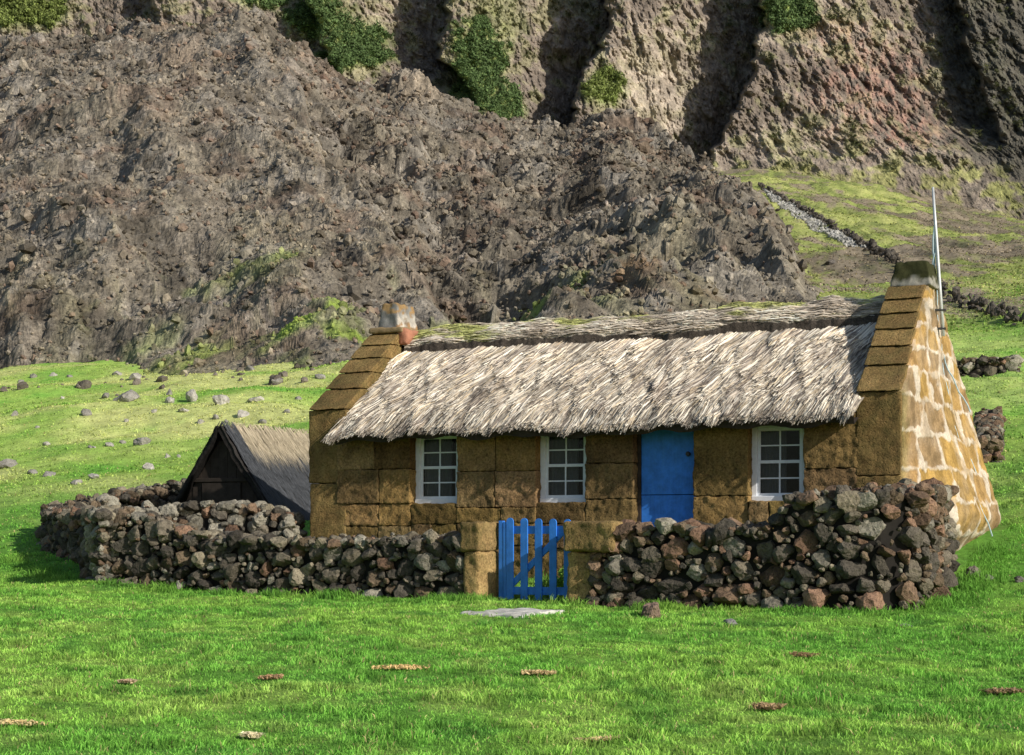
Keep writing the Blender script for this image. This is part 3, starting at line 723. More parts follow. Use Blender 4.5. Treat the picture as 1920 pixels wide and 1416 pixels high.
# door
dz0, dz1 = -.22, 1.74
mb = MB(); mb.box(DOOR[0]+.06, DOOR[1]-.03, .22, .27, .615, dz1, bev=.006); mb.box(DOOR[0]+.06, DOOR[1]-.03, .22, .27, dz0, .605, bev=.006)
for k in range(1, 6): pass
dr_ = mb.build('door', M['blue'], cot)
mb = MB(); mb.tube([(DOOR[1]-.14, .22, 1.25), (DOOR[1]-.14, .17, 1.25)], .028, 12); mb.tube([(DOOR[1]-.14, .175, 1.25), (DOOR[1]-.14, .15, 1.25)], [.04, .03], 12); mb.build('handle', M['iron'], dr_)
mb = MB(); mb.box(DOOR[0]-.0, DOOR[0]+.055, .2, .3, dz0, dz1); mb.build('door_frame', M['plank'], cot)
mb = MB(); V, Q = rbox(DOOR[0]-.05, DOOR[1]+.05, -.3, .4, -.5, dz0, .05, .03, .01, 5., 2.); mb.add(V, Q); mb.build('threshold', M['concrete'], cot, True)
# gables
RK0, RK1 = 2.12, 3.96
def yf(z): return np.where(z < RK0, 0., (z-RK0)/(RK1-RK0)*2.12)
def gable(xin, xout, apex, rake, name, base=-.8):
    root = None; x0, x1 = min(xin, xout), max(xin, xout); g = np.random.default_rng(int(xout*10)+3)
    mb = MB(); zs = [base, -.1, .86, RK0]+rake
    sc_ = (rake[-1]-RK0)/(RK1-RK0)
    def y_f(z): return np.where(z < RK0, 0., (z-RK0)/(rake[-1]-RK0)*2.08)
    for i, (z0, z1) in enumerate(zip(zs[:-1], zs[1:])):
        tp = .09*sm(RK0, rake[-1], (z0+z1)/2); xa, xb = (x0, x1-tp) if xout > xin else (x0+tp*.3, x1-tp)
        ov = .065 if z0 >= RK0-.01 else 0.
        V, Q = rbox(xa+g.uniform(-.015, .015), xb, 0, DEP, z0+.006, z1-.006, .04, .022, .016, 6., i*5.+xout)
        zz_ = np.clip(V[:, 2], z0, z1); a = y_f(zz_)-ov*(1-(zz_-z0)/(z1-z0)); b = DEP-a; V[:, 1] = a+(b-a)*V[:, 1]/DEP
        if z0 < 1.9 and xin == .73: pass
        mb.add(V, Q, np.array((1., .98, .9))*g.uniform(.68, 1.25))
    return mb.build(name, M['tuff_cope'], cot, True)
g_r = gable(9.57, 10.25, 3.85, [2.56, 2.88, 3.18, 3.46, 3.72, 3.96], 'gable_wall')
g_l = gable(.73, 0., 3.70, [2.52, 2.84, 3.13, 3.40, 3.64], 'gable_wall')
# grey plinth block low on the left gable
#mb = MB(); V, Q = rbox(-.05, .42, -.075, .3, .28, .82, .04, .03, .01, 5., 4.); mb.add(V, Q, (.42, .43, .42)); mb.build('plinth_block', M['concrete'], g_l, True)
# mortared outer skin of the right gable
NYs, NZs = 330, 300
yy, zz = np.meshgrid(np.linspace(0, 1, NYs), np.linspace(-.9, 4.0, NZs))
A_ = np.where(zz < RK0, 0., (zz-RK0)/(RK1-RK0)*2.12)+.03; A_ = np.minimum(A_, 2.25); PY = A_+(DEP-2*A_)*yy
wy = PY+.07*fbm(PY*1.6, zz*1.6, 3., 4); wz = zz+.07*fbm(PY*1.3, zz*1., 8., 4)
zb_ = np.array([-1.4, -.6, 0., .5, 1.0, 1.55, 2.05, 2.5, 2.9, 3.3, 3.7, 4.2, 4.6]); row = np.clip(np.searchsorted(zb_, wz)-1, 0, len(zb_)-2)
dzj = np.minimum(wz-zb_[row], zb_[row+1]-wz)
gj = np.random.default_rng(12); dj = np.full_like(wz, 9.); bid = np.zeros(wz.shape)
for r0 in range(len(zb_)-1):
    cuts = np.cumsum(np.concatenate([[-.4+gj.uniform(0, .3)], gj.uniform(.75, 1.45, 16)])); m = row == r0; k = np.clip(np.searchsorted(cuts, wy[m])-1, 0, len(cuts)-2)
    dj[m] = np.minimum(abs(wy[m]-cuts[k]), abs(cuts[k+1]-wy[m])); bid[m] = (k*7.3+r0*3.7) % 1.0*0+np.random.default_rng(5).random(400)[(k+r0*20)]
dist = np.minimum(dj*.42, dzj); jw = .022+.055*sm(-.2, .7, fbm(PY*1.6, zz*1.6, 31., 4))
mort = sm(jw+.016, jw-.012, dist+.025*fbm(PY*6, zz*6, 3., 4))
wash = sm(.05, .7, fbm(PY*.9, zz*.9, 41., 4)+.55*sm(.7, -.3, zz)+.25*sm(3.4, 2.0, PY)*0)
base_c = np.stack([np.interp(bid, [0, .45, .7, 1.], [a, b, c, d]) for a, b, c, d in ((.23, .37, .31, .21), (.155, .235, .195, .16), (.07, .075, .085, .11))], -1)
base_c = base_c*(.8+.35*sm(-.5, .5, fbm(PY*3, zz*3, 51., 4)))[..., None]
gcol = mixc(base_c, (.56, .49, .41), np.clip(mort*.9*(.45+.55*sm(-.4, .2, fbm(PY*2.3, zz*2.3, 61., 3)))+.16*wash, 0, 1))
gcol = mixc(gcol, (.22, .21, .08), .5*sm(.35, .0, PY)*sm(.0, .4, fbm(PY*2, zz*2, 71.)+.4))
gcol = mixc(gcol, (.17, .16, .13), .6*sm(3.3, 3.7, zz)*sm(-.2, .4, fbm(PY*2, zz*3, 75.)))
flare = .62*np.clip((2.35-zz)/2.6, 0, 1)**1.25*sm(.05, 2.6, PY)+.08*np.clip((2.6-zz)/2.6, 0, 1)*sm(0.1, .9, PY)
flare = flare*(1-.7*sm(.35, -.35, zz))
PX = 10.29-.10*sm(RK0, RK1, zz)+flare+.03*fbm(PY*1.6, zz*1.6, 81., 4)+.012*sm(.2, .8, mort)-.05*np.exp(-((PY-0)/.05)**2)
edge_ = (np.arange(NYs)[None, :] == 0) | (np.arange(NYs)[None, :] == NYs-1) | (np.arange(NZs)[:, None] == NZs-1) | np.zeros(zz.shape, bool)
PX = np.where(edge_, 10.0, PX)
o = np_mesh('gable_face', np.stack([PX, PY, zz], -1), grid_faces(NZs, NYs), M['gable'], g_r, gcol.reshape(-1, 3), True)
# chimneys
def chimney(x0, x1, z0, z1, cols, parent, seed):
    mb = MB(); V, Q = rbox(x0, x1, 2.12, 2.88, z0, z1, .03, .03, .022, 5., seed); t = (V[:, 2]-z0)/(z1-z0); c = .5*(x0+x1)
    V[:, 0] = c+(V[:, 0]-c)*(1.08-.28*t); V[:, 1] = 2.5+(V[:, 1]-2.5)*(1.0-.2*t)
    C = cols(V, t, c); mb.add(V, Q, C); return mb.build('chimney', M['concrete'], parent, True)
def cR(V, t, c):
    n = fbm(V[:, 0]*5, V[:, 1]*5, V[:, 2]*5, 4); C = mixc((.85, .84, .8), (.12, .13, .06), sm(.20, .45, t+.25*n)); return C
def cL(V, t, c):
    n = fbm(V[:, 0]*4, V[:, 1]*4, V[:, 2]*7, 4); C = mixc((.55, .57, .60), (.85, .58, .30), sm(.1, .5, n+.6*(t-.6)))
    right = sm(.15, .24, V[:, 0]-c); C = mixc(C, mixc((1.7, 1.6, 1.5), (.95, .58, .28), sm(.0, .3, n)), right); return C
chimney(9.60, 10.22, 3.95, 4.36, cR, g_r, 2.)
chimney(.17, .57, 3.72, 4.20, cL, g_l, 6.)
mb = MB(); V, Q = rbox(.03, .74, 2.0, 3.0, 3.64, 3.74, .04, .03, .02, 5., 5.); mb.add(V, Q, (.8, .6, .36)); mb.build('chimney_base', M['concrete'], g_l, True)
mb = MB(); V, Q = rbox(.60, .82, 2.05, 2.8, 3.42, 3.70, .04, .05, .03, 5., 7.); mb.add(V, Q, (1.1, .52, .36)); mb.build('flashing', M['concrete'], g_l, True)

# thatch
EY, EZ, RY, RZ = -.40, 1.75, 2.5, 3.56
def roof_z(x, y):      # top surface of the thatch
    t = (y-EY)/(RY-EY); t = np.where(y > RY, (2*RY-y-EY)/(RY-EY), t)
    z = EZ+(RZ-EZ)*t
    return z+.05*perlin(x*.5, 3.3, 1.)+.035*fbm(x*1.6, y*1.1, 5., 3)+(x-5)*.012-.10*sm(.14, 0, t)+.03
nx, ny = 420, 200
xx, yy = np.meshgrid(np.linspace(.70, 9.62, nx), np.linspace(EY+.06, 2*RY-EY, ny))
zz = roof_z(xx, yy)-.06
tc = np.broadcast_to(np.array((.12, .10, .085)), xx.shape+(3,)).reshape(-1, 3)
rf = np_mesh('thatched_roof', np.stack([xx, yy, zz], -1), grid_faces(ny, nx), M['straw'], cot, tc, True)
# thick underside of the eave
V = []; 
xe = np.linspace(.70, 9.62, 120)
zt = roof_z(xe, np.full(120, EY+.08))-.07
V = np.concatenate([np.stack([xe, np.full(120, EY+.06), zt], -1), np.stack([xe, np.full(120, EY+.10), zt-.10+.02*np.sin(xe*7)], -1), np.stack([xe, np.full(120, .3), zt+.12], -1)])
np_mesh('eave', V, grid_faces(3, 120)[:, ::-1], M['plank'], rf)
# straw strands
def strands(n, xr, yr, length, width, g, jitter=.05, lift=.02, droop=True):
    x = g.uniform(*xr, n); y1 = g.uniform(yr[0], yr[1], n)        # y1: lower end position
    L = g.uniform(*length, n)
    cl = fbm((x+.40*y1)*6., y1*.9, 77., 3); fine = perlin((x+.40*y1)*20, y1*1.8, 5.)
    slope = math.atan2(RZ-EZ, RY-EY); ds = math.cos(slope)
    dxl = g.normal(.12, .045, n)+.07*perlin(x*1.1, y1*.8, 9.)          # sideways lean per metre
    ts = np.array([0., .4, .75, 1.]); pts = []
    for t in ts:                          # from top end (t=0) to tip (t=1)
        yy = y1+L*ds*(1-t); xx_ = x-dxl*L*(t-.5)*2
        zz_ = roof_z(xx_, np.maximum(yy, EY))
        below = np.maximum(EY-yy, 0)
        zz_ = zz_-below*1.3
        zz_ = zz_+lift*(.2+t*1.1)*g.uniform(.3, 1.6, n)+.055*cl*(.3+.7*t)+.03*fine-.03*(1-t)
        pts.append(np.stack([xx_+g.normal(0, .004, n), yy, zz_], -1))
    W = (g.uniform(*width, n))[:, None]
    ang = g.uniform(-.7, .7, n); side = np.stack([np.cos(ang), np.zeros(n), np.sin(ang)], -1)
    prof = [.8, 1., .9, .35]; V = []
    for p, k in zip(pts, prof): V += [p-side*W*k*.5, p+side*W*k*.5]
    V = np.stack(V, 1); m = len(prof)*2
    base = (np.arange(n)*m)[:, None, None]; Q = np.array([(2*i, 2*i+1, 2*i+3, 2*i+2) for i in range(len(prof)-1)])[None]+base
    pal = np.array([(.70, .65, .57), (.84, .80, .73), (.56, .50, .43), (.34, .30, .27), (.64, .55, .42), (.20, .175, .16)])
    pr = g.choice(6, n, p=[.22, .24, .16, .13, .10, .15]); C = pal[pr]*g.uniform(.8, 1.15, n)[:, None]
    patch = sm(.05, .6, fbm((x+.4*y1)*2.4, y1*1.3, 61., 4)); C = mixc(C, C*np.array((.50, .46, .46)), .55*patch); C = C*(.68+.62*sm(-.45, .35, cl))[:, None]*np.array((1., .975, .92))
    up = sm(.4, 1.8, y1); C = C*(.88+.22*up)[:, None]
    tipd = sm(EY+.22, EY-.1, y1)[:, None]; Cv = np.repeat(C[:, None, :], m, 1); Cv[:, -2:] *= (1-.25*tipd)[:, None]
    return V.reshape(-1, 3), Q.reshape(-1, 4), Cv.reshape(-1, 3)
g = np.random.default_rng(31)
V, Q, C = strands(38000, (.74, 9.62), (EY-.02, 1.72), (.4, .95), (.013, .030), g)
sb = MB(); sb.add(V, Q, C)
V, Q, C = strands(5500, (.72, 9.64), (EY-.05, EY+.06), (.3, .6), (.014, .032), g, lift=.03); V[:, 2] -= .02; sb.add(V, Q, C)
# hanging tufts
for tx in (.68, .74, .80, 5.0, 5.08, 6.05, 7.45, 7.5, 2.3, 9.55):
    V, Q, C = strands(60, (tx-.05, tx+.05), (EY-.12, EY-.05), (.35, .5), (.012, .03), g, lift=.04); sb.add(V, Q, C)
sb.build('thatch_straw', M['straw'], rf)
# ridge cap of turf and flattened thatch
nx, na = 520, 40
xx = np.linspace(.72, 9.62, nx); an = np.linspace(-1.0, 1.0, na); XX, AN = np.meshgrid(xx, an)
wdt = .44+.07*fbm(XX*.7, 0*XX+1, 4., 3)+.03*fbm(XX*3.3, 0*XX+1, 14., 3)
PYc = RY+AN*wdt; prof = np.sqrt(np.clip(1-np.abs(AN)**2.6, 0, 1))
rz = roof_z(XX, np.full_like(XX, RY)); bot = roof_z(XX, PYc)-.02
PZ = bot+.075+(.13+.05*sm(5, 9, XX))*prof+.045*fbm(XX*1.8, PYc*2.5, 9., 4)+.02*fbm(XX*7, PYc*7, 19., 3)+.05*(ridged(XX*.6, PYc*6., 3., 3)-1)*.5
PZ = np.where(np.abs(AN) > .985, bot-.03, PZ)
kk = fbm(XX*1.1, PYc*2, 29., 4); cc = mixc((.46, .39, .31), (.68, .60, .49), sm(-.5, .5, kk+.4*fbm(XX*8, PYc*12, 3., 3)))
cc = mixc(cc, (.46, .48, .16), .9*sm(-.25, .25, fbm(XX*.9, PYc*3, 39., 4)+.9*(AN+.05)+.65*sm(3.5, .8, XX)))
cc = mixc(cc, (.07, .058, .048), sm(-.90, -.95, AN))
cc = cc*(.9+.25*sm(-.4, .4, perlin(XX*2.5, PYc*26)))[..., None]
rc = np_mesh('ridge_cap', np.stack([XX, PYc, PZ], -1), grid_faces(na, nx), m_attr('ridge_turf', 12., 60., .5, 1.5, .04), rf, cc.reshape(-1, 3), True)
# flattened reeds lying along the cap
g = np.random.default_rng(33); n = 9000; ix = g.integers(8, nx-8, n); ia = g.integers(2, na-2, n); L_ = g.uniform(.12, .4, n); V = []
for t, k in ((-.5, .4), (0, 1.), (.5, .4)):
    c_ = np.stack([XX[ia, ix]+t*L_, PYc[ia, ix]+t*g.normal(0, .05, n), PZ[ia, ix]+.012+.02*(t == 0)], -1); W = g.uniform(.008, .02, n)[:, None]*np.array([0, .8, .6])*k; V += [c_-W, c_+W]
V = np.stack(V, 1); Q = np.array([(0, 1, 3, 2), (2, 3, 5, 4)])[None]+(np.arange(n)*6)[:, None, None]
np_mesh('reeds', V.reshape(-1, 3), Q.reshape(-1, 4), M['straw'], rc, np.repeat(np.clip(cc[ia, ix]*g.uniform(.45, 1.7, (n, 1)), 0, 1), 6, axis=0))
# straw and moss fuzz on the cap
def blades(x, y, z, h, wd, C, g, lean=.5, M_=None):
    n = len(x); az = g.uniform(0, 2*math.pi, n); lz = g.uniform(.1, 1., n)*lean*h; la = g.uniform(0, 2*math.pi, n)
    sx, sy = np.cos(az)*wd/2, np.sin(az)*wd/2; lx, ly = np.cos(la)*lz, np.sin(la)*lz
    V = np.stack([np.stack([x-sx, y-sy, z], -1), np.stack([x+sx, y+sy, z], -1),
                  np.stack([x-sx*.8+lx*.35, y-sy*.8+ly*.35, z+h*.55], -1), np.stack([x+sx*.8+lx*.35, y+sy*.8+ly*.35, z+h*.55], -1),
                  np.stack([x+lx, y+ly, z+h*(1-.25*lean)], -1)], 1)
    b = (np.arange(n)*5)[:, None]
    Tt = np.concatenate([b+np.array([[0, 1, 3]]), b+np.array([[0, 3, 2]]), b+np.array([[2, 3, 4]])])
    Cc = np.repeat(C[:, None, :], 5, 1).copy(); Cc[:, :2] *= .55; Cc[:, 4] *= 1.15
    return V.reshape(-1, 3), Tt, Cc.reshape(-1, 3)
n = 9000; gx_ = g.integers(0, nx, n); ga = g.integers(3, na-3, n)
cb = cc[ga, gx_]*g.uniform(.7, 1.6, (n, 1)); hh = g.uniform(.02, .07, n)*np.where(cb[:, 1] > cb[:, 0], 1.5, .7)
V, Tt, Cv = blades(XX[ga, gx_], PYc[ga, gx_], PZ[ga, gx_]-.01, hh, g.uniform(.008, .018, n), cb, g, 1.2)
np_mesh('ridge_turf', V, Tt, M['leaf'], rc, Cv)

# flagpole with ropes at the right gable
bx, by = toworld(10.28, 2.75); pl = empty('flagpole', (bx, by, 3.2)); tag(pl, 'slim pale metal pole with slack ropes fixed to the right gable', 'pole')
tipx = (1749-960)/F*by
mb = MB(); mb.tube([(.02, 0, .0), (.02+(tipx-bx-.02)*.33, 0, .8), (.02+(tipx-bx-.02)*.66, 0, 1.6), (tipx-bx, 0, 2.42)], [.032, .03, .026, .02], 10); mb.build('pole', M['galv'], pl, True)
for bz in (.12, .42):
    mb = MB(); mb.tube([(-.12, -.02, bz), (.06, -.02, bz)], .02, 6); mb.build('bracket', M['iron'], pl)
for k, (ex, ey, ez, sg) in enumerate(((.78, .9, -2.2, .1), (.98, .6, -3.25, .2), (.60, .5, -1.2, .06))):
    a = np.array([tipx-bx+.02, 0, 2.05-.35*k]); b = np.array([ex, ey, ez]); t = np.linspace(0, 1, 22)[:, None]
    p = a+(b-a)*t; p[:, 2] -= sg*np.sin(np.pi*t[:, 0]); p[:, 0] += -.25*np.sin(np.pi*t[:, 0])*(1.0 if k else 1.)+.015*np.sin(t[:, 0]*40+k)
    mb = MB(); mb.tube(p, .012, 6); mb.build('rope', M['rope'], pl)

# ------------------------------------------------------------------ hut
hx, hy = -5.96, 37.4; hut = empty('thatched_hut', (hx, hy, .2), -TH); tag(hut, 'small dark thatched hut with a plank gable between the enclosure wall and cottage', 'hut')
HH, HW, HL = 1.92, 1.28, 4.0
mb = MB()
g = np.random.default_rng(3)
xs = np.linspace(-HW+.1, HW-.1, 12)
for a, b in zip(xs[:-1], xs[1:]):
    za = HH*(1-abs(a)/HW)-.05; zb2 = HH*(1-abs(b)/HW)-.05; y = g.uniform(0, .015)
    V = [(a+.004, y, -.4), (b-.004, y, -.4), (b-.004, y, max(zb2, .0)), (a+.004, y, max(za, .0)), (a+.004, y+.03, -.4), (b-.004, y+.03, -.4), (b-.004, y+.03, max(zb2, 0)), (a+.004, y+.03, max(za, 0))]
    mb.add(V, np.array([(0, 1, 2, 3), (4, 7, 6, 5), (0, 3, 7, 4), (1, 5, 6, 2), (3, 2, 6, 7)]), np.array((1, 1, 1.))*g.uniform(.6, 1.3))
mb.build('plank_gable', M['plank'], hut)
mb = MB(); mb.box(-.72, .72, -.05, 0., .86, .94, bev=.008); mb.build('beam', M['plank'], hut)
mb = MB(); mb.box(-.5, .45, -.035, -.005, -.35, .84, bev=.006); d_ = mb.build('door', M['plank'], hut)
mb = MB(); mb.box(.36, .40, -.06, -.035, .2, .30); mb.build('handle', M['galv'], d_)
for sgn in (-1, 1):
    n1, n2 = 60, 110; S_, Y_ = np.meshgrid(np.linspace(0, 1.02, n1), np.linspace(-.18, HL, n2))
    nn = .04*fbm(S_*4+sgn*9, Y_*1.5, 3., 4)
    tnx = HH/math.hypot(HH, HW); tnz = HW/math.hypot(HH, HW)
    Xr = sgn*(S_*HW*1.08+nn*tnx+.06*tnx); Zr = HH+.06-S_*HH*1.06+nn*tnz+.04*tnz
    top = mixc((.20, .165, .13), (.50, .42, .31), sm(.38, .22, S_+.1*nn*10)); top = mixc(top, (.10, .10, .10), .7*sm(.35, .5, S_)); top = mixc(top, (.035, .032, .03), sm(.3, .1, Y_))  # cottage shadow painted into the lower slope, sunlit tan band near the ridge
    Vt = np.stack([Xr, Y_, Zr], -1).reshape(-1, 3); Vb = np.stack([Xr-sgn*.11*tnx, Y_, Zr-.11*tnz], -1).reshape(-1, 3)
    q_ = grid_faces(n2, n1); q_ = q_ if sgn > 0 else q_[:, ::-1]; N_ = n1*n2
    e1 = [(j, j+1, N_+j+1, N_+j) for j in range(n1-1)]; e2 = [(j*n1+n1-1, (j+1)*n1+n1-1, N_+(j+1)*n1+n1-1, N_+j*n1+n1-1) for j in range(n2-1)]
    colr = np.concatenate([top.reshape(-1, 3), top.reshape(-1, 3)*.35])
    sl_o = np_mesh('thatch_slope', np.concatenate([Vt, Vb]), np.concatenate([q_, q_[:, ::-1]+N_, np.array(e1), np.array(e2)]), m_attr('hut_thatch', 9., 40., .6, 1.4, .04) if sgn < 0 else bpy.data.materials['hut_thatch'], hut, colr, True)
    n = 5000; gx_ = g.random(n)*.98; gy_ = g.uniform(-.1, HL, n); L_ = g.uniform(.2, .45, n)
    pts = []
    for t in (0., .5, 1.):
        s2 = gx_+t*L_/math.hypot(HH, HW)-.05; pts.append(np.stack([sgn*(s2*HW*1.08+(.085+.02*t)*tnx), gy_+(t-.5)*g.normal(0, .03, n), HH+.06-s2*HH*1.06+(.075+.02*t)*tnz], -1))
    W = g.uniform(.012, .03, n)[:, None]*np.array([0, 1, 0]); V = []
    for p, k in zip(pts, (1, 1, .4)): V += [p-W*k*.5, p+W*k*.5]
    V = np.stack(V, 1); Q = np.array([(0, 1, 3, 2), (2, 3, 5, 4)])[None]+(np.arange(n)*6)[:, None, None]
    Cst = mixc((.46, .39, .28), (.085, .09, .10), sm(.20, .36, gx_+.05*(gy_ < .6)+.3*(gy_ < .35)))*g.uniform(.6, 1.3, (n, 1))  # straw colour carries the same painted shadow below a sunlit tan top
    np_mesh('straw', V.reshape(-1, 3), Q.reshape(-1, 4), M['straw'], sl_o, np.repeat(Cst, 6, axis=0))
# blue gate tops behind the wall by the hut
bx_, by_ = -7.15, 35.6; bg = empty('yard_gate', (bx_, by_, -.5), -.1); tag(bg, 'small blue gate whose tops just show over the wall before the hut', 'gate')
for px in (0., .56): 
    mb = MB(); mb.box(px-.07, px+.07, -.03, .03, -.1, 1.07, bev=.01); mb.build('post', M['blue'], bg)
for z_ in (.25, .75):
    mb = MB(); mb.box(.07, .49, -.02, .02, z_, z_+.1, bev=.006); mb.build('rail', M['blue'], bg)

# ------------------------------------------------------------------ loose boulders
def boulder(name, u, v, wpx, hpx, label, cat, group=None, col=(.31, .295, .265), seed=0, sub=3):
    x_, y_ = ground_at(u, v+hpx*.35); k = y_/F; g = np.random.default_rng(seed)
    w_, h_ = wpx*k/2, hpx*k/2
    V, Fc = ROCKS[sub][seed % len(ROCKS[sub])]
    Rm = rotmat(g, 1)[0]; V = (V@Rm.T); V = V/np.abs(V).max(0)*np.array([w_, w_*g.uniform(.8, 1.1), h_*1.25])
    z_ = float(T(x_, y_)); V[:, 2] += h_*.25
    o = np_mesh(name, V, Fc, M['boulder'], None, np.broadcast_to(np.array(col)*g.uniform(.7, 1.3), (len(V), 3)), False); o.location = (x_, y_, z_)
    return tag(o, label, cat, group)
big = [(362, 742, 30, 30, 'tall grey boulder standing in the hollow of the pasture'), (240, 738, 60, 36, 'broad brown-grey outcrop boulder high in the pasture'), (415, 750, 36, 26, 'rounded brown boulder right of the tall one in the hollow'),
       (268, 827, 36, 18, 'low grey boulder in mid pasture left of the hut apex'), (276, 873, 26, 22, 'grey boulder in the grass close above the enclosure wall'), (314, 853, 12, 16, 'small upright stone near the hut'),
       (18, 866, 50, 22, 'flat grey boulder cut by the left edge of view'), (90, 886, 30, 18, 'grey boulder second from the left edge'), (455, 775, 28, 18, 'pale boulder on the rise above the hut'), (162, 772, 22, 16, 'pale pasture boulder left of the broad outcrop')]
for i, (u, v, a, b, lb) in enumerate(big): boulder('boulder', u, v, a, b, lb, 'boulder', None, seed=40+i)
small = [(60, 884, 22, 14), (144, 903, 26, 14), (178, 893, 26, 14), (230, 828, 14, 9), (205, 834, 20, 10), (88, 832, 18, 8), (176, 838, 10, 6), (27, 775, 14, 14), (198, 742, 16, 14), (320, 750, 24, 16), (318, 735, 14, 16), (345, 768, 22, 10),
         (480, 748, 34, 12), (492, 790, 18, 10), (403, 782, 18, 12), (378, 790, 16, 12), (238, 788, 12, 8), (100, 700, 18, 14), (62, 705, 16, 12), (252, 706, 26, 18), (220, 700, 22, 12), (280, 692, 16, 10), (598, 706, 26, 12), (560, 745, 14, 10), (290, 770, 14, 8),
         (130, 705, 14, 8), (520, 715, 24, 14), (470, 690, 22, 14), (170, 838, 12, 8), (40, 715, 12, 8), (335, 855, 8, 8), (425, 790, 10, 8), (540, 770, 16, 8), (118, 745, 10, 7), (70, 800, 12, 7)]
for i, (u, v, a, b) in enumerate(small): boulder('fieldstone', u, v, a, b, 'small weathered stone scattered in the yellow-green pasture left of the cottage', 'stone', 'small stones in the left pasture', seed=80+i, sub=2)
# broken blocks along the foot of the lava
gb = np.random.default_rng(77)
for i in range(36):
    u = gb.uniform(-10, 600); x_, y_ = (u-960)/F*(d0_(u)-gb.uniform(-3, 5)), d0_(u)-gb.uniform(-3, 5)
    v = 1000-F*float(T(x_, y_))/y_
    wpx = float(np.clip(np.exp(gb.normal(2.6, .5)), 7, 40))
    boulder('lava_block', u, v, wpx, wpx*gb.uniform(.6, .9), 'dark lava block fallen to the grassy foot of the lava hill', 'lava block', 'fallen blocks at the foot of the lava hill', (.15, .13, .11), 200+i, 2)
for i, (u, v, a, b, lb, c) in enumerate([(1225, 1144, 46, 40, 'round reddish-brown lava stone fallen in front of the right garden wall', (.17, .12, .095)), (1364, 1166, 42, 16, 'flat grey stone sunk in the grass before the right garden wall', (.17, .165, .16)),
        (1826, 1072, 38, 28, 'pitted pale stone in the grass right of the garden wall', (.24, .21, .17)), (1852, 1084, 22, 16, 'small grey stone touching the pitted pale one', (.2, .19, .17)), (1912, 1086, 26, 14, 'dark stone in the grass at the right edge of view', (.12, .11, .1)),
        (1702, 1172, 34, 7, 'thin flat stone chip in the grass below the wall corner', (.3, .28, .26)), (1555, 492, 26, 12, 'dark boulder on the far green slope', (.1, .09, .08)), (1870, 688, 30, 14, 'dark block at the right end of the ruined shelter', (.09, .085, .08))]):
    boulder('fallen_stone', u, v, a, b, lb, 'stone', None, c, 300+i, 4 if i < 3 else 3)

# ------------------------------------------------------------------ grass
def in_house(x, y):
    lx = (x+3.5)*math.cos(TH)-(y-31.3)*math.sin(TH); ly = (x+3.5)*math.sin(TH)+(y-31.3)*math.cos(TH)
    return (lx > -.1) & (lx < 10.5+.5) & (ly > -.05) & (ly < 5.1)
slabs = [ground_at(972, 1150), ground_at(930, 1164)]
def grass_obj(name, N, dr, label, hr, wr, g, ur=(-60, 1980), keepf=None, colf=None):
    d = g.uniform(*dr, N); u = g.uniform(*ur, N); x = (u-960)/F*d; y = d
    k = ~in_house(x, y)
    for sx, sy in slabs: k &= ~((abs(x-sx) < .45) & (abs(y-sy) < .28))
    if keepf: k &= keepf(x, y)
    x, y = x[k], y[k]; n = len(x); z = T(x, y)
    C = (colf or grass_cols)(x, y)*g.uniform(.7, 1.35, (n, 1))
    dry = g.random(n) < .03+.06*sm(.3, .8, fbm(x/1.3, y/1.3, 45., 3)); C[dry] = np.array((.50, .44, .20))*g.uniform(.7, 1.2, (dry.sum(), 1))
    tuft = .65+.85*sm(-.1, .6, fbm(x/.55, y/.8, 55., 3))+.4*sm(.1, .7, fbm(x/3, y/3, 65., 2)); C = C*(.66+.6*sm(-.5, .4, fbm(x/.22, y/.45, 75., 2)))[:, None]
    C = np.clip(C*1.08, 0, .9); h = g.uniform(*hr, n)*tuft; wd = g.uniform(*wr, n)*np.sqrt(y/18)
    V, Tt, Cv = blades(x, y, z-.01, h, wd, C, g, .9)
    return tag(np_mesh(name, V, Tt, M['leaf'], None, Cv), label, kind='stuff')
g = np.random.default_rng(55)
grass_obj('lawn_grass', 300000, (10.2, 36), 'short bright green grass of the foreground', (.032, .074), (.007, .014), g)
grass_obj('pasture_grass', 170000, (34, 100), 'yellow-green pasture grass behind the walls', (.03, .08), (.014, .03), g)
def slope_cols(x, y):
    ui = np.clip(np.searchsorted(uc, x/y*F+960), 0, len(uc)-1); di = np.clip(np.searchsorted(dr, y), 0, len(dr)-1); return gc[di, ui]*1.15
grass_obj('slope_grass', 60000, (72, 345), 'coarse grass and bracken on the far slope', (.05, .15), (.03, .07), g, (1330, 1990), None, slope_cols)
# taller grass along the foot of the garden walls
xs_, ys_, hs_ = [], [], []
for path, sd, N in (([wp(13.9, -.15), wp(5.95, -.2)], .14, 9000), ([wp(4.6, -.2), wp(-.1, -.15)], .16, 5500), ([(5.4, 24.4), (6.3, 25.4), (7.1, 27.2), (7.8, 29.2)], .16, 3500), ([(-7.6, 31.3), (-8.2, 32.6), (-9.7, 35.)], .15, 2500), ([wp(5.6, .6), wp(4.8, .9), wp(5.8, 1.6)], .3, 1800)):
    p, L = resample(path, .05); i = g.integers(0, len(p), N); xs_.append(p[i, 0]+g.normal(0, sd, N)); ys_.append(p[i, 1]+g.normal(0, sd*1.3, N)); hs_.append(g.uniform(.06, .19, N)*(.5+.8*sm(-.2, .5, perlin(p[i, 0]*1.7, p[i, 1]*1.7, 3.))))
x, y, h = np.concatenate(xs_), np.concatenate(ys_), np.concatenate(hs_)
k = np.ones(len(x), bool)
for sx, sy in slabs: k &= ~((abs(x-sx) < .5) & (abs(y-sy) < .32))
x, y, h = x[k], y[k], h[k]
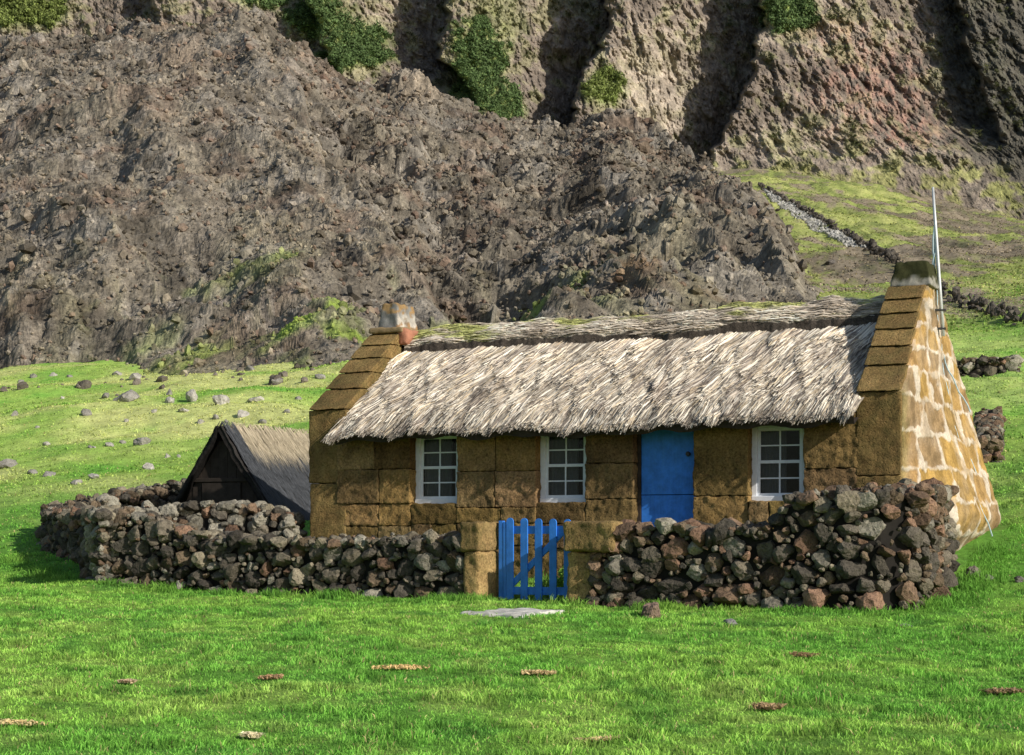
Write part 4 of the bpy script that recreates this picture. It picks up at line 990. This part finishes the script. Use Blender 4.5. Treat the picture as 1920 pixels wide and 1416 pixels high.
V, Tt, Cv = blades(x, y, T(x, y)-.01, h, g.uniform(.009, .017, len(x)), grass_cols(x, y)*g.uniform(.6, 1.15, (len(x), 1)), g, .8)
tag(np_mesh('verge_grass', V, Tt, M['leaf'], None, Cv), 'longer grass tufts along the foot of the garden walls', kind='stuff')
# leafy weeds inside the gate
P = []; 
for k in range(26):
    a = wp(g.uniform(4.7, 5.7), g.uniform(.9, 2.4)); P.append((a[0], a[1], float(T(*a))+g.uniform(.05, .4)))
P = np.array(P); V, Fc, C = leaf_clumps(P, g.uniform(.1, .22, len(P)), 40, .32, np.broadcast_to(np.array((.22, .40, .06)), (len(P), 3)), g)
tag(np_mesh('garden_weeds', V, Fc, M['leaf'], None, C), 'leafy green weeds growing inside the gate', kind='stuff')
# clumps of dead grass and dung
for i, (u, v, a, b, lb, c) in enumerate([(750, 1253, 84, 16, 'long straggle of pale straw in the foreground grass left of centre', (.62, .44, .20)), (508, 1272, 34, 12, 'small brown dead grass clump left of the straw straggle', (.34, .22, .12)), (1118, 1391, 64, 16, 'pale tan patch of dead grass near the bottom edge', (.60, .46, .25)),
        (1010, 1263, 52, 14, 'tan dead grass patch below the gate', (.55, .42, .22)), (1438, 1330, 38, 38, 'upright brown clump of dead grass right of centre', (.36, .25, .14)), (1878, 1298, 56, 22, 'dark brown clump in the grass by the right edge', (.30, .21, .12)),
        (1510, 1230, 40, 16, 'dark brown dried dung pat below the right wall', (.26, .17, .09)), (470, 1383, 26, 20, 'cream withered tuft near the bottom left', (.62, .55, .36)), (238, 1280, 20, 14, 'little pink-tan withered tuft at left', (.55, .42, .28)), (30, 1358, 90, 12, 'strands of pale hay in the lower left corner', (.62, .50, .26))]):
    x_, y_ = ground_at(u, v+4); k = y_/F; n = 240; w_ = a*k/1.3; h_ = max(.02, b*k*.35)
    lx, ly = np.clip(g.normal(0, .42, n), -.8, .8)*w_, np.clip(g.normal(0, .42, n), -.8, .8)*w_*(1. if a < 50 else .45); zz_ = T(x_+lx, y_+ly)-float(T(x_, y_))+.02
    V, Tt, Cv = blades(lx, ly, zz_, g.uniform(.3, 1., n)*(h_+.025), g.uniform(.012, .024, n), np.array(c)*g.uniform(.9, 1.7, (n, 1)), g, 2.2)
    o = np_mesh('dead_grass_clump', V, Tt, M['straw'], None, Cv); o.location = (x_, y_, float(T(x_, y_))); tag(o, lb, 'grass clump')
